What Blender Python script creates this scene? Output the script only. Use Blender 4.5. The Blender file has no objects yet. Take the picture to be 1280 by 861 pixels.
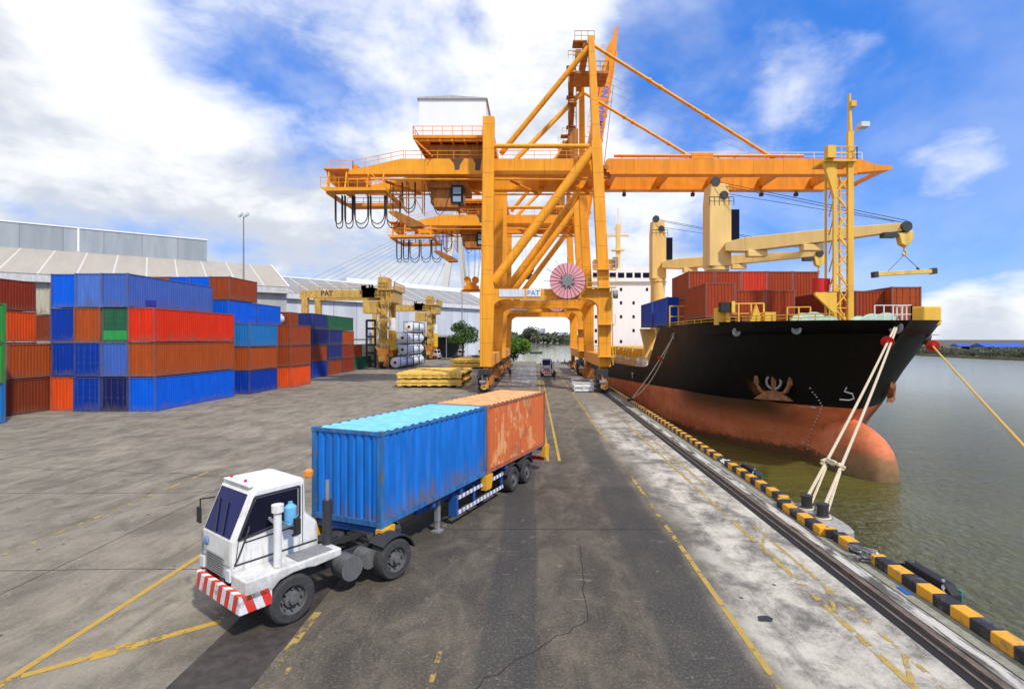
import bpy, bmesh, math, random
from mathutils import Vector, Matrix
random.seed(7)
R = math.radians
C = bpy.context.scene.collection
SC = bpy.context.scene

# ------------------------------------------------------------------ camera, light, exposure
F, VX, VY, EYE = 660.0, 668.0, 424.0, 6.3          # focal length and vanishing point (in 1280 px), eye height
cam = bpy.data.objects.new('camera', bpy.data.cameras.new('camera')); C.objects.link(cam)
cam.location = (0, 0, EYE); cam.rotation_euler = (R(90), 0, 0)
cam.data.sensor_width = 36; cam.data.lens = 36 * F / 1280
cam.data.shift_x = (640 - VX) / 1280; cam.data.shift_y = (VY - 430.5) / 1280
cam.data.clip_start = .1; cam.data.clip_end = 12000
SC.camera = cam
SUN_EL, SUN_AZ = 50, 140                            # azimuth clockwise from +Y (up the quay): behind the camera, to the right
sl = bpy.data.lights.new('sun', 'SUN'); sl.energy = 3.25; sl.angle = R(3); sl.color = (1, .95, .86)
sun = bpy.data.objects.new('sun', sl); C.objects.link(sun)
sd = Vector((math.sin(R(SUN_AZ)) * math.cos(R(SUN_EL)), math.cos(R(SUN_AZ)) * math.cos(R(SUN_EL)), math.sin(R(SUN_EL))))
sun.rotation_euler = sd.to_track_quat('Z', 'Y').to_euler()
SC.view_settings.view_transform = 'Standard'; SC.view_settings.look = 'None'
SC.view_settings.exposure = 0.27; SC.view_settings.gamma = 1
SC.view_settings.use_curve_mapping = False

class NT:                                           # small node-tree helper
    def __init__(s, tree): s.t = tree; s.n = tree.nodes; s.l = tree.links
    def new(s, typ, **kw):
        n = s.n.new(typ)
        for k, v in kw.items(): setattr(n, k, v)
        return n
    def put(s, sock, v):
        if isinstance(v, bpy.types.NodeSocket): s.l.new(v, sock)
        elif v is not None:
            if sock.type == 'RGBA' and not hasattr(v, '__len__'): v = (v, v, v, 1)
            if sock.type == 'RGBA' and len(v) == 3: v = (*v, 1)
            sock.default_value = v
    def math(s, op, a, b=None, c=None, clamp=False):
        n = s.new('ShaderNodeMath', operation=op); n.use_clamp = clamp
        for i, v in enumerate((a, b, c)):
            if v is not None: s.put(n.inputs[i], v)
        return n.outputs[0]
    def vmath(s, op, a, b=None):
        n = s.new('ShaderNodeVectorMath', operation=op); s.put(n.inputs[0], a)
        if b is not None: s.put(n.inputs[1], b)
        return n.outputs[1] if op in ('DOT_PRODUCT', 'LENGTH', 'DISTANCE') else n.outputs[0]
    def smooth(s, v, a, b):
        n = s.new('ShaderNodeMapRange'); n.interpolation_type = 'SMOOTHSTEP'
        s.put(n.inputs[0], v); n.inputs[1].default_value = a; n.inputs[2].default_value = b
        return n.outputs[0]
    def mix(s, f, a, b, mode='MIX'):
        n = s.new('ShaderNodeMix', data_type='RGBA', blend_type=mode)
        s.put(n.inputs[0], f); s.put(n.inputs[6], a); s.put(n.inputs[7], b); return n.outputs[2]
    def noise(s, vec, scale=1, detail=4, rough=.55, dist=0, dim='3D'):
        n = s.new('ShaderNodeTexNoise', noise_dimensions=dim)
        s.put(n.inputs['Vector'], vec); n.inputs['Scale'].default_value = scale; n.inputs['Detail'].default_value = detail
        n.inputs['Roughness'].default_value = rough; n.inputs['Distortion'].default_value = dist
        return n.outputs[0]
    def map(s, vec, scale=(1, 1, 1), loc=(0, 0, 0), rot=(0, 0, 0)):
        n = s.new('ShaderNodeMapping'); s.put(n.inputs[0], vec); n.inputs[1].default_value = loc
        n.inputs[2].default_value = rot; n.inputs[3].default_value = scale; return n.outputs[0]
    def sep(s, vec):
        n = s.new('ShaderNodeSeparateXYZ'); s.put(n.inputs[0], vec); return n.outputs
    def comb(s, x=0, y=0, z=0):
        n = s.new('ShaderNodeCombineXYZ')
        for i, v in enumerate((x, y, z)): s.put(n.inputs[i], v)
        return n.outputs[0]
    def bump(s, h, strength=.3, dist=.02):
        n = s.new('ShaderNodeBump'); s.put(n.inputs['Height'], h); n.inputs['Strength'].default_value = strength
        n.inputs['Distance'].default_value = dist; return n.outputs[0]

# ------------------------------------------------------------------ sky with clouds
w = bpy.data.worlds.new('World'); SC.world = w; w.use_nodes = True
T = NT(w.node_tree); T.n.clear()
out = T.new('ShaderNodeOutputWorld'); bg = T.new('ShaderNodeBackground'); bg.inputs[1].default_value = .112
T.l.new(bg.outputs[0], out.inputs[0])
sky = T.new('ShaderNodeTexSky'); sky.sky_type = 'NISHITA'; sky.sun_disc = False
sky.sun_elevation = R(SUN_EL); sky.sun_rotation = R(SUN_AZ); sky.dust_density = .6; sky.ozone_density = 2.5
hs = T.new('ShaderNodeHueSaturation'); hs.inputs['Saturation'].default_value = 1.32; hs.inputs['Value'].default_value = 1.02
T.l.new(sky.outputs[0], hs.inputs['Color'])
d = T.new('ShaderNodeTexCoord').outputs['Generated']
dx, dy, dz = T.sep(d)
zz = T.math('ADD', T.math('MAXIMUM', dz, 0), .16)
pl = T.comb(T.math('DIVIDE', dx, zz), T.math('DIVIDE', dy, zz), 0)       # cloud deck overhead
n1 = T.noise(T.map(pl, (1, 1, 1), (3.1, 1.7, 0)), 1.15, 8, .54, .3)
n2 = T.noise(T.map(d, (1, 1, 1.6), (5.3, .6, 2.2)), 5.2, 8, .60, .2)       # heaped clouds
az = T.math('DIVIDE', dx, T.math('SQRT', T.math('ADD', T.math('ADD', T.math('MULTIPLY', dx, dx), T.math('MULTIPLY', dy, dy)), .0001)))
def blob(px, py, rad, amt):                          # a patch of sky in one world direction
    v = Vector(((px - VX) / F, 1, (VY - py) / F)).normalized()
    return T.math('MULTIPLY', T.smooth(T.vmath('DOT_PRODUCT', d, v), math.cos(rad), 1), amt)
def total(*a):
    r = a[0]
    for b in a[1:]: r = T.math('ADD', r, b)
    return r
cov = total(T.math('MULTIPLY', n1, .5), T.math('MULTIPLY', n2, .5),
            T.math('SUBTRACT', T.math('MULTIPLY', T.smooth(az, .36, -.02), .20), .085),
            blob(290, 0, .17, -.09), blob(420, 20, .14, -.03), blob(365, 125, .10, -.06), blob(150, 120, .22, .10), blob(0, 20, .2, .12), blob(700, 100, .22, .08), blob(590, 80, .12, -.05),
            blob(1262, 185, .13, .11), blob(1180, 210, .10, .08), blob(1255, 395, .11, .15), blob(1190, 402, .08, .14), blob(1120, 395, .08, .08), blob(1000, 30, .16, .10), blob(965, 150, .12, .06), blob(840, 300, .16, .14), blob(800, 380, .15, .12), blob(870, 190, .1, .08), blob(1180, 60, .3, -.07), blob(1130, 290, .2, -.06))
cov = T.math('ADD', cov, T.math('MULTIPLY', T.smooth(dz, .15, .0), .10)); mask = T.smooth(cov, .41, .68); mask = T.math('MAXIMUM', mask, T.math('MULTIPLY', T.smooth(T.noise(T.map(d, (1, 1, 1.5), (8.7, 4.4, 1.)), 2.6, 7, .56, .2), .40, .72), T.math('SUBTRACT', .62, T.math('MULTIPLY', T.smooth(az, .25, .7), .40))))
n3 = T.noise(T.map(d, (1, 1, 2.4), (.4, 7.1, 3.3)), 3.1, 7, .58, .2)
grey = total(blob(40, 225, .26, .075), blob(200, 235, .24, .06), blob(330, 262, .16, .08), blob(1230, 425, .09, .16), blob(20, 30, .16, .05), blob(450, 330, .2, .05), blob(180, 130, .2, -.14), blob(560, 110, .35, .035))
shade = T.smooth(T.math('SUBTRACT', T.math('ADD', T.math('MULTIPLY', n2, .45), T.math('MULTIPLY', n3, .55)), grey), .375, .525)
ccol = T.mix(shade, (5.0, 5.35, 6.05), (7.7, 7.85, 8.1))
blue = T.mix(.55, T.mix(1.0, hs.outputs[0], (1.0, 1.25, 1.62), 'MULTIPLY'), (.45, 1.9, 6.6))
T.l.new(T.mix(mask, blue, ccol), bg.inputs[0])

# ------------------------------------------------------------------ materials
MATS = {}
def mat(name, build):
    if name in MATS: return MATS[name]
    m = bpy.data.materials.new(name); m.use_nodes = True
    t = NT(m.node_tree); b = t.n['Principled BSDF']; build(t, b); MATS[name] = m; return m
def jitter(t):                                        # object coordinates, moved per object so copies wear differently
    co = t.new('ShaderNodeTexCoord').outputs['Object']
    r = t.new('ShaderNodeObjectInfo').outputs['Random']
    return t.vmath('ADD', co, t.comb(t.math('MULTIPLY', r, 37.), t.math('MULTIPLY', r, 91.), t.math('MULTIPLY', r, 13.))), co
def paint(name, col, rough=.5, var=.18, dirt=.25, rust=0., scale=1., streak=True, metal=0., rustcol=(.16, .06, .025), spec=.28, dent=.12, grime=0., seam=0.):
    def f(t, b):
        v, co = jitter(t)
        sv = t.map(v, (2.2 * scale, 2.2 * scale, .35 * scale if streak else 2.2 * scale))
        a = t.noise(sv, 1.6, 5, .6)
        c = t.mix(t.smooth(a, .3, .75), [x * (1 - var) for x in col], [min(1, x * (1 + var)) for x in col])
        g = t.noise(t.map(v, (scale, scale, scale * .6)), .9, 6, .65)
        c = t.mix(t.math('MULTIPLY', t.smooth(g, .52, .8), dirt), c, [x * .35 + .02 for x in col])
        if rust:
            k = t.noise(t.map(v, (1, 1, .5)), 3.2 * scale, 6, .7)
            c = t.mix(t.smooth(k, .74 - .3 * rust, .80 - .25 * rust), c, rustcol)
        if seam:
            sx_, sy_, sz_ = t.sep(co); k_ = t.math('MAXIMUM', t.math('LESS_THAN', t.math('FRACT', t.math('DIVIDE', sz_, 2.9)), .022), t.math('LESS_THAN', t.math('FRACT', t.math('DIVIDE', sx_, 3.7)), .016))
            c = t.mix(t.math('MULTIPLY', k_, seam), c, [x * .35 for x in col])
            c = t.mix(t.math('MULTIPLY', t.smooth(t.noise(t.map(v, (1.6, 1.6, .12)), 1.5, 6, .65), .56, .74), seam * .7), c, (.33, .10, .02))
        if grime:
            zz_ = t.sep(co)[2]; m_ = t.math('MULTIPLY', t.smooth(t.math('ADD', zz_, t.math('MULTIPLY', t.math('SUBTRACT', a, .5), 2.2)), .75, .1), t.smooth(g, .30, .55))
            c = t.mix(t.math('MULTIPLY', m_, grime), c, (.16, .115, .065))
            c = t.mix(t.math('MULTIPLY', t.smooth(t.noise(t.map(v, (5, 5, .25)), 1.2, 4), .60, .74), grime * .5), c, (.20, .15, .09))
        t.put(b.inputs['Base Color'], c); b.inputs['Metallic'].default_value = metal
        t.put(b.inputs['Roughness'], t.math('ADD', t.math('MULTIPLY', g, .3), rough - .15))
        t.put(b.inputs['Normal'], t.bump(t.math('ADD', t.math('MULTIPLY', t.noise(v, 14, 3), .12), t.noise(t.map(v, (1, 1, .7)), 1.3, 3)), dent, .06))
        b.inputs['Specular IOR Level'].default_value = spec
    return mat(name, f)
def plain(name, col, rough=.6, metal=0., spec=None):
    def f(t, b):
        v, _ = jitter(t)
        a = t.noise(v, 3, 4)
        t.put(b.inputs['Base Color'], t.mix(a, [x * .8 for x in col], [min(1, x * 1.2) for x in col]))
        b.inputs['Roughness'].default_value = rough; b.inputs['Metallic'].default_value = metal
    return mat(name, f)
def glass(name, col, rough=.06):
    def f(t, b):
        b.inputs['Base Color'].default_value = (*col, 1); b.inputs['Roughness'].default_value = rough
        b.inputs['Specular IOR Level'].default_value = .14
    return mat(name, f)

M_ORANGE = paint('crane_orange_paint', (.87, .355, .022), .45, .10, .30, .2, .45, seam=.6)
M_ORANGE2 = paint('crane_boom_paint', (.83, .275, .010), .45, .13, .35, .24, .35, seam=.6)
M_ORDIRT = paint('crane_dirty_paint', (.42, .16, .03), .6, .3, .6, .5, .6)
M_DARK = plain('dark_steel', (.035, .034, .034), .55)
M_BLACK = plain('black_rubber', (.018, .018, .018), .75)
M_GREY = paint('grey_steel', (.25, .25, .245), .5, .2, .4, .2)
M_WHITE = paint('white_paint', (.78, .775, .745), .45, .05, .32, .14, 1.6)
M_HOUSEW = paint('machine_house_white', (.86, .86, .85), .5, .03, .06, 0, .3)
M_RTG = paint('yard_crane_yellow', (.58, .355, .085), .55, .25, .85, .5, .8)
M_CREAM = paint('ship_cream_paint', (.80, .54, .19), .5, .08, .25, .12, .4)
M_SHIPY = paint('ship_yellow_paint', (.82, .47, .06), .5, .1, .25, .12, .5)
M_HATCH = paint('hatch_cover_yellow', (.80, .52, .11), .55, .2, .45, .3, .6)
M_ROPE = paint('rope_fibre', (.62, .52, .36), .85, .2, .3, 0, 8, False)
M_CABLE = plain('wire_cable', (.03, .03, .03), .6)
M_WIREP = plain('pale_wire', (.35, .36, .38), .6)
M_RED = paint('red_disc_paint', (.60, .022, .018), .45, .1, .2)
M_PINK = paint('reel_pink_paint', (.78, .34, .36), .5, .1, .15)
M_GLASSD = glass('dark_glass', (.010, .010, .022), .15)
M_WINDSHIELD = glass('windscreen_glass', (.008, .010, .085), .25)
M_RUBTYRE = paint('dusty_tyre', (.05, .048, .046), .85, .2, .3, 0, 3, False)
M_RIM = paint('dusty_rim', (.12, .115, .11), .7, .2, .5, .2, 3, False)
M_CONCRETE = paint('cast_concrete', (.34, .32, .28), .85, .2, .45, 0, 1.2, False)
M_BLUECH = paint('trailer_blue', (.02, .09, .32), .5, .2, .5, .2)
M_YELLOWBR = paint('bracket_yellow', (.78, .38, .02), .5, .15, .3, .2)
M_GREEN_P = paint('pale_green_paint', (.50, .66, .52), .5, .1, .2, .1)
M_LAMP = plain('lamp_housing', (.6, .65, .66), .4)
M_SKIN = plain('skin', (.35, .19, .12), .6)
M_BLUEC = plain('blue_cloth', (.02, .035, .10), .85)

def stripes(name, axis, period, a, b, phase=0., diag=0., rough=.6):
    def f(t, bs):
        v, co = jitter(t)
        s = t.sep(co); k = t.math('ADD', t.math('SUBTRACT', s[0], s[1]) if axis == 3 else s[axis], phase)
        if diag: k = t.math('ADD', k, t.math('MULTIPLY', s[2], diag))
        k = t.math('FRACT', t.math('DIVIDE', k, period))
        m = t.math('GREATER_THAN', k, .5)
        c = t.mix(m, a, b)
        g = t.noise(v, 2.5, 6, .7)
        c = t.mix(t.math('MULTIPLY', t.smooth(g, .5, .68), .7), c, (.17, .145, .105))
        t.put(bs.inputs['Base Color'], c); bs.inputs['Roughness'].default_value = rough
    return mat(name, f)
M_KERB = stripes('black_yellow_bands', 1, 1.06, (.78, .36, .015), (.022, .022, .024), .2)
M_BUMPER = stripes('red_white_chevrons', 3, .36, (.74, .74, .72), (.70, .035, .02), .05, -.35)
M_REFLECT = stripes('reflective_tape', 1, .26, (.75, .75, .75), (.30, .28, .42), 0)
M_HAZARD = stripes('yellow_black_buffer', 1, .3, (.75, .5, .02), (.03, .03, .03), 0, .8)

# container colours: wall paint and scuffed edge paint
CC = {}
def ccol(key, col, rust=.15, dirt=.25, var=.10):
    CC[key] = (paint('container_' + key, col, .5, var, dirt, rust, .8, dent=.2, grime=.45, spec=.14),
               paint('container_edge_' + key, [x * .62 + .045 for x in col], .6, .2, .4, .5, 1.2))
ccol('bright_blue', (.002, .105, .62)); ccol('deep_blue', (.003, .040, .32)); ccol('navy', (.010, .016, .10))
ccol('periwinkle', (.055, .125, .42), .2, .35); ccol('pale_periwinkle', (.075, .165, .50), .2, .3); ccol('sky_blue', (.018, .17, .44), .25, .4)
ccol('red', (.66, .030, .008), .05); ccol('brown', (.30, .052, .014), .2, .3); ccol('orange_brown', (.38, .070, .014), .15, .3)
ccol('dark_brown', (.20, .038, .014), .2, .35); ccol('orange_red', (.72, .080, .012), .05, .15); ccol('green', (.022, .12, .055), .15)
ccol('leaf_green', (.04, .27, .045), .1); ccol('maroon', (.25, .034, .014), .1, .25); ccol('ship_brown', (.34, .055, .018), .1, .18)
ccol('ship_red', (.58, .050, .022), .05, .1); ccol('cream_white', (.50, .45, .33), .1, .4); ccol('ship_blue', (.004, .065, .42), .1, .3)
ccol('purple_navy', (.022, .034, .16), .15, .3); ccol('rust_orange', (.52, .12, .03), .1, .2)

# ------------------------------------------------------------------ mesh builder
ORG = {}
class MB:
    def __init__(s): s.v = []; s.f = []; s.mi = []; s.m = 0
    def add(s, vs, fs, M=None):
        o = len(s.v)
        s.v += [tuple(M @ Vector(v)) if M is not None else tuple(v) for v in vs]
        s.f += [tuple(i + o for i in f) for f in fs]; s.mi += [s.m] * len(fs); return s
    def box(s, a, b, M=None):
        (x0, y0, z0), (x1, y1, z1) = a, b
        vs = [(x0, y0, z0), (x1, y0, z0), (x1, y1, z0), (x0, y1, z0), (x0, y0, z1), (x1, y0, z1), (x1, y1, z1), (x0, y1, z1)]
        return s.add(vs, [(0, 3, 2, 1), (4, 5, 6, 7), (0, 1, 5, 4), (1, 2, 6, 5), (2, 3, 7, 6), (3, 0, 4, 7)], M)
    def frame(s, p0, p1, up=(0, 0, 1)):
        p0, p1 = Vector(p0), Vector(p1); z = (p1 - p0).normalized(); u = Vector(up)
        if abs(z.dot(u)) > .98: u = Vector((0, 1, 0))
        x = u.cross(z).normalized(); y = z.cross(x)
        return p0, p1, x, y
    def bar(s, p0, p1, w, h=None, w1=None, h1=None, up=(0, 0, 1)):
        h = w if h is None else h; w1 = w if w1 is None else w1; h1 = h if h1 is None else h1
        a, b, x, y = s.frame(p0, p1, up); vs = []
        for p, ww, hh in ((a, w, h), (b, w1, h1)):
            for i, j in ((-1, -1), (1, -1), (1, 1), (-1, 1)): vs.append(p + x * (i * ww / 2) + y * (j * hh / 2))
        return s.add(vs, [(3, 2, 1, 0), (4, 5, 6, 7), (0, 1, 5, 4), (1, 2, 6, 5), (2, 3, 7, 6), (3, 0, 4, 7)])
    def tube(s, p0, p1, r, n=8, r1=None, cap=True):
        r1 = r if r1 is None else r1
        a, b, x, y = s.frame(p0, p1); vs = []
        for p, rr in ((a, r), (b, r1)):
            for i in range(n):
                t = 2 * math.pi * i / n; vs.append(p + x * (rr * math.cos(t)) + y * (rr * math.sin(t)))
        fs = [(i, (i + 1) % n, n + (i + 1) % n, n + i) for i in range(n)]
        if cap: fs += [tuple(range(n - 1, -1, -1)), tuple(range(n, 2 * n))]
        return s.add(vs, fs)
    def path(s, pts, r, n=6):
        pts = [Vector(p) for p in pts]; rings = []
        for i, p in enumerate(pts):
            t = (pts[min(i + 1, len(pts) - 1)] - pts[max(i - 1, 0)]).normalized()
            u = Vector((0, 0, 1)) if abs(t.z) < .95 else Vector((0, 1, 0))
            x = u.cross(t).normalized(); y = t.cross(x)
            rings.append([p + x * (r * math.cos(2 * math.pi * k / n)) + y * (r * math.sin(2 * math.pi * k / n)) for k in range(n)])
        vs = [v for q in rings for v in q]; fs = []
        for i in range(len(pts) - 1):
            fs += [(i * n + k, i * n + (k + 1) % n, (i + 1) * n + (k + 1) % n, (i + 1) * n + k) for k in range(n)]
        fs += [tuple(range(n - 1, -1, -1)), tuple((len(pts) - 1) * n + k for k in range(n))]
        return s.add(vs, fs)
    def lathe(s, prof, M=None, n=20, cap=True):                  # prof: (radius, height) about local Z
        vs = []; fs = []
        for r, z in prof:
            for k in range(n): vs.append((r * math.cos(2 * math.pi * k / n), r * math.sin(2 * math.pi * k / n), z))
        for i in range(len(prof) - 1):
            fs += [(i * n + k, i * n + (k + 1) % n, (i + 1) * n + (k + 1) % n, (i + 1) * n + k) for k in range(n)]
        if cap: fs += [tuple(range(n - 1, -1, -1)), tuple((len(prof) - 1) * n + k for k in range(n))]
        return s.add(vs, fs, M)
    def prism(s, poly, a, b, axis='y', M=None):        # poly in the plane across axis, swept from a to b
        n = len(poly)
        def P(u, v, t): return {'y': (u, t, v), 'x': (t, u, v), 'z': (u, v, t)}[axis]
        vs = [P(u, v, a) for u, v in poly] + [P(u, v, b) for u, v in poly]
        fs = [(i, (i + 1) % n, n + (i + 1) % n, n + i) for i in range(n)] + [tuple(range(n - 1, -1, -1)), tuple(range(n, 2 * n))]
        return s.add(vs, fs, M)
    def rail(s, pts, h=1.05, step=2., r=.03, mid=True):
        for p, q in zip(pts, pts[1:]):
            p, q = Vector(p), Vector(q); n = max(1, round((q - p).length / step)); up = Vector((0, 0, h))
            for i in range(n + 1): a = p.lerp(q, i / n); s.bar(a, a + up, r * 2)
            s.bar(p + up, q + up, r * 2)
            if mid: s.bar(p + up * .5, q + up * .5, r * 1.5)
        return s
    def mesh(s, name, mats, org=(0, 0, 0), smooth=False):
        me = bpy.data.meshes.new(name); ox, oy, oz = org
        me.from_pydata([(x - ox, y - oy, z - oz) for x, y, z in s.v], [], s.f)
        for m in (mats if isinstance(mats, (list, tuple)) else [mats]): me.materials.append(m)
        if s.m or any(s.mi): me.polygons.foreach_set('material_index', s.mi)
        bm = bmesh.new(); bm.from_mesh(me); bmesh.ops.recalc_face_normals(bm, faces=bm.faces); bm.to_mesh(me); bm.free()
        if smooth:
            me.polygons.foreach_set('use_smooth', [True] * len(me.polygons))
            try: me.set_sharp_from_angle(angle=R(40))
            except Exception: pass
        return me
    def build(s, name, mats, parent=None, smooth=False, bevel=0, org=None):
        if org is None: org = ORG.get(parent.name, (0, 0, 0)) if parent else (0, 0, 0)
        o = bpy.data.objects.new(name, s.mesh(name, mats, org, smooth)); C.objects.link(o)
        if parent: o.parent = parent; ORG[o.name] = ORG.get(parent.name, (0, 0, 0))
        else: o.location = org; ORG[o.name] = org
        if bevel:
            b = o.modifiers.new('bevel', 'BEVEL'); b.width = bevel; b.segments = 2; b.limit_method = 'ANGLE'; b.angle_limit = R(35)
        return o
def tag(o, label, cat, group=None):
    o['label'] = label; o['category'] = cat
    if group: o['group'] = group
    return o
def thing(name, label, cat, loc=(0, 0, 0), rz=0, group=None, world=True):
    o = bpy.data.objects.new(name, None); o.empty_display_size = .5; C.objects.link(o)
    o.location = loc; o.rotation_euler = (0, 0, rz)
    ORG[o.name] = tuple(loc) if world else (0, 0, 0)
    return tag(o, label, cat, group)
def struct(o): o['kind'] = 'structure'; return o
def stuff(o): o['kind'] = 'stuff'; return o
KIDS = {}
def copy_tree(o, parent=None):
    c = o.copy(); C.objects.link(c)
    if parent: c.parent = parent
    for ch in o.children: copy_tree(ch, c)
    return c
def at(px, py, Y): return Vector(((px - VX) * Y / F, Y, EYE - (py - VY) * Y / F))   # photo pixel at a known distance
def sheet(name, polys, z, m):
    b = MB()
    for poly in polys: b.add([(x, y, z) for x, y in poly], [tuple(range(len(poly)))])
    return b.build(name, m)
def text_mesh(s, size, depth=.01, bold=0.0):
    cu = bpy.data.curves.new('lettering', 'FONT'); cu.body = s; cu.size = size; cu.extrude = depth; cu.offset = bold
    cu.align_x = 'LEFT'; o = bpy.data.objects.new('lettering', cu); C.objects.link(o)
    bpy.context.view_layer.update()
    me = bpy.data.meshes.new_from_object(o.evaluated_get(bpy.context.evaluated_depsgraph_get()))
    bpy.data.objects.remove(o); return me

# ------------------------------------------------------------------ ground, water, quay
WATER = -2.5
def ground_mat(t, b):
    co = t.new('ShaderNodeTexCoord').outputs['Object']; x, y, z = t.sep(co)
    big = t.noise(co, .11, 5, .6); med = t.noise(t.map(co, (1.1, .6, 1)), .9, 8, .70, .5)
    fine = t.noise(co, 16, 6, .75); strk = t.noise(t.map(co, (2.2, .12, 1)), 1.1, 5, .6)
    xw = t.math('ADD', x, t.math('MULTIPLY', t.math('SUBTRACT', t.noise(t.map(co, (1, .3, 1)), .45, 4), .5), 2.6))
    left = t.mix(t.smooth(t.math('ADD', t.math('MULTIPLY', med, .6), t.math('MULTIPLY', t.noise(t.map(co, (.9, .7, 1), (3, 9, 0)), .42, 9, .68, .4), .4)), .36, .62), (.135, .120, .095), (.285, .256, .205))
    left = t.mix(t.math('MULTIPLY', t.smooth(big, .5, .68), .5), left, (.10, .088, .07))
    lane = t.mix(t.smooth(med, .35, .75), (.060, .050, .038), (.158, .134, .098))
    right = t.mix(t.smooth(t.math('ADD', t.math('MULTIPLY', t.noise(t.map(co, (1, .8, 1), (7, 3, 0)), .75, 10, .76, .3), .75), t.math('MULTIPLY', big, .25)), .39, .58), (.135, .127, .114), (.53, .50, .445))
    near = t.smooth(y, 62, 30)
    inlane = t.math('MULTIPLY', t.math('MULTIPLY', t.smooth(xw, -8.2, -3.6), t.smooth(xw, 5.2, 3.9)), t.math('ADD', t.math('MULTIPLY', near, .72), .28))
    c = t.mix(t.smooth(xw, 3.6, 5.6), left, t.mix(near, (.20, .185, .165), right))
    c = t.mix(inlane, c, lane)
    # tyre-blackened strips, oil
    xs = t.math('ADD', x, t.math('MULTIPLY', t.math('SUBTRACT', t.noise(t.map(co, (1, .25, 1), (5, 2, 0)), .6, 4), .5), .5))
    st1 = t.math('MULTIPLY', t.smooth(xs, -1.3, -1.05), t.smooth(xs, .12, -.02)); st2 = t.math('MULTIPLY', t.smooth(xs, 2.5, 2.85), t.smooth(xs, 4.3, 4.0))
    st = t.math('MULTIPLY', t.math('MAXIMUM', st1, st2), t.math('MULTIPLY', t.smooth(y, 45, 20), t.math('ADD', .55, t.math('MULTIPLY', strk, .6))))
    c = t.mix(t.math('MULTIPLY', st, .85), c, (.040, .039, .038))
    oil = t.smooth(t.noise(t.map(co, (1, .7, 1), (4.2, 8.8, 0)), .5, 7, .72, .6), .56, .72)
    c = t.mix(t.math('MULTIPLY', oil, .6), c, (.028, .026, .024))
    c = t.mix(t.math('MULTIPLY', t.smooth(strk, .56, .74), .45), c, (.055, .05, .045))
    c = t.mix(t.math('MULTIPLY', t.smooth(t.noise(co, 1.9, 7, .72, .8), .60, .70), .3), c, (.46, .41, .33))
    c = t.mix(t.math('MULTIPLY', t.math('SUBTRACT', fine, .52), 1.5, clamp=True), c, (.5, .46, .38))
    c = t.mix(t.math('MULTIPLY', t.math('SUBTRACT', .48, fine), 1.7, clamp=True), c, (.02, .02, .018))
    sl = t.new('ShaderNodeTexBrick'); t.put(sl.inputs['Vector'], t.map(co, (1, 1, 1), rot=(0, 0, R(90)))); sl.offset = 0
    sl.inputs['Scale'].default_value = 1; sl.inputs['Brick Width'].default_value = 11.3; sl.inputs['Row Height'].default_value = 5.65; sl.inputs['Mortar Size'].default_value = .0
    sl.inputs['Color1'].default_value = (.8, .8, .8, 1); sl.inputs['Color2'].default_value = (1.12, 1.12, 1.12, 1); sl.inputs['Bias'].default_value = 0
    c = t.mix(t.math('MULTIPLY', t.smooth(y, 8, 16), .75), c, t.mix(1.0, c, sl.outputs['Color'], 'MULTIPLY'))
    grit = t.noise(co, 70, 3, .8)
    c = t.mix(t.math('MULTIPLY', t.smooth(grit, .58, .72), t.math('MULTIPLY', t.smooth(y, 26, 10), .35)), c, (.42, .39, .33))
    scf = t.noise(t.map(co, (.5, 5, 1), rot=(0, 0, .5)), 1.3, 7, .72)
    c = t.mix(t.math('MULTIPLY', t.smooth(scf, .60, .68), t.math('MULTIPLY', t.smooth(big, .45, .6), .35)), c, (.40, .36, .28))
    sp = t.new('ShaderNodeTexVoronoi'); t.put(sp.inputs['Vector'], co); sp.inputs['Scale'].default_value = 1.3
    c = t.mix(t.math('MULTIPLY', t.smooth(t.math('ADD', sp.outputs['Distance'], t.math('MULTIPLY', fine, .16)), .17, .13), t.smooth(t.noise(co, .35, 3), .48, .56)), c, (.045, .042, .038))
    c = t.mix(1.0, c, (1.0, .955, .865), 'MULTIPLY')
    t.put(b.inputs['Base Color'], c)
    t.put(b.inputs['Roughness'], t.math('ADD', .62, t.math('MULTIPLY', fine, .4)))
    t.put(b.inputs['Normal'], t.bump(t.math('ADD', t.noise(co, 22, 5, .7), t.math('MULTIPLY', med, .5)), .35, .015))
M_GROUND = mat('worn_quay_concrete', ground_mat)
def quaywall_mat(t, b):
    v, co = jitter(t); z = t.sep(co)[2]
    c = t.mix(t.noise(t.map(v, (1, 1, .3)), 1.5, 5), (.10, .09, .075), (.30, .28, .24))
    c = t.mix(t.smooth(z, -1.0, -1.7), c, (.035, .038, .02)); t.put(b.inputs['Base Color'], c); b.inputs['Roughness'].default_value = .8
M_QUAYWALL = mat('stained_quay_wall', quaywall_mat)
QX, QY = 10.05, 137.0
g = MB()
land = [(-900, -80), (QX, -80), (QX, QY), (-12, QY), (-12, 215), (-60, 330), (-900, 360)]
g.add([(x, y, 0) for x, y in land], [tuple(range(len(land)))])
struct(g.build('ground', M_GROUND))
g = MB(); edge = land[1:6] + [(-900, 360)]
for (x0, y0), (x1, y1) in zip(edge, edge[1:]): g.add([(x0, y0, -.004), (x1, y1, -.004), (x1, y1, -6), (x0, y0, -6)], [(0, 1, 2, 3)])
struct(g.build('quay_wall', M_QUAYWALL))

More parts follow.
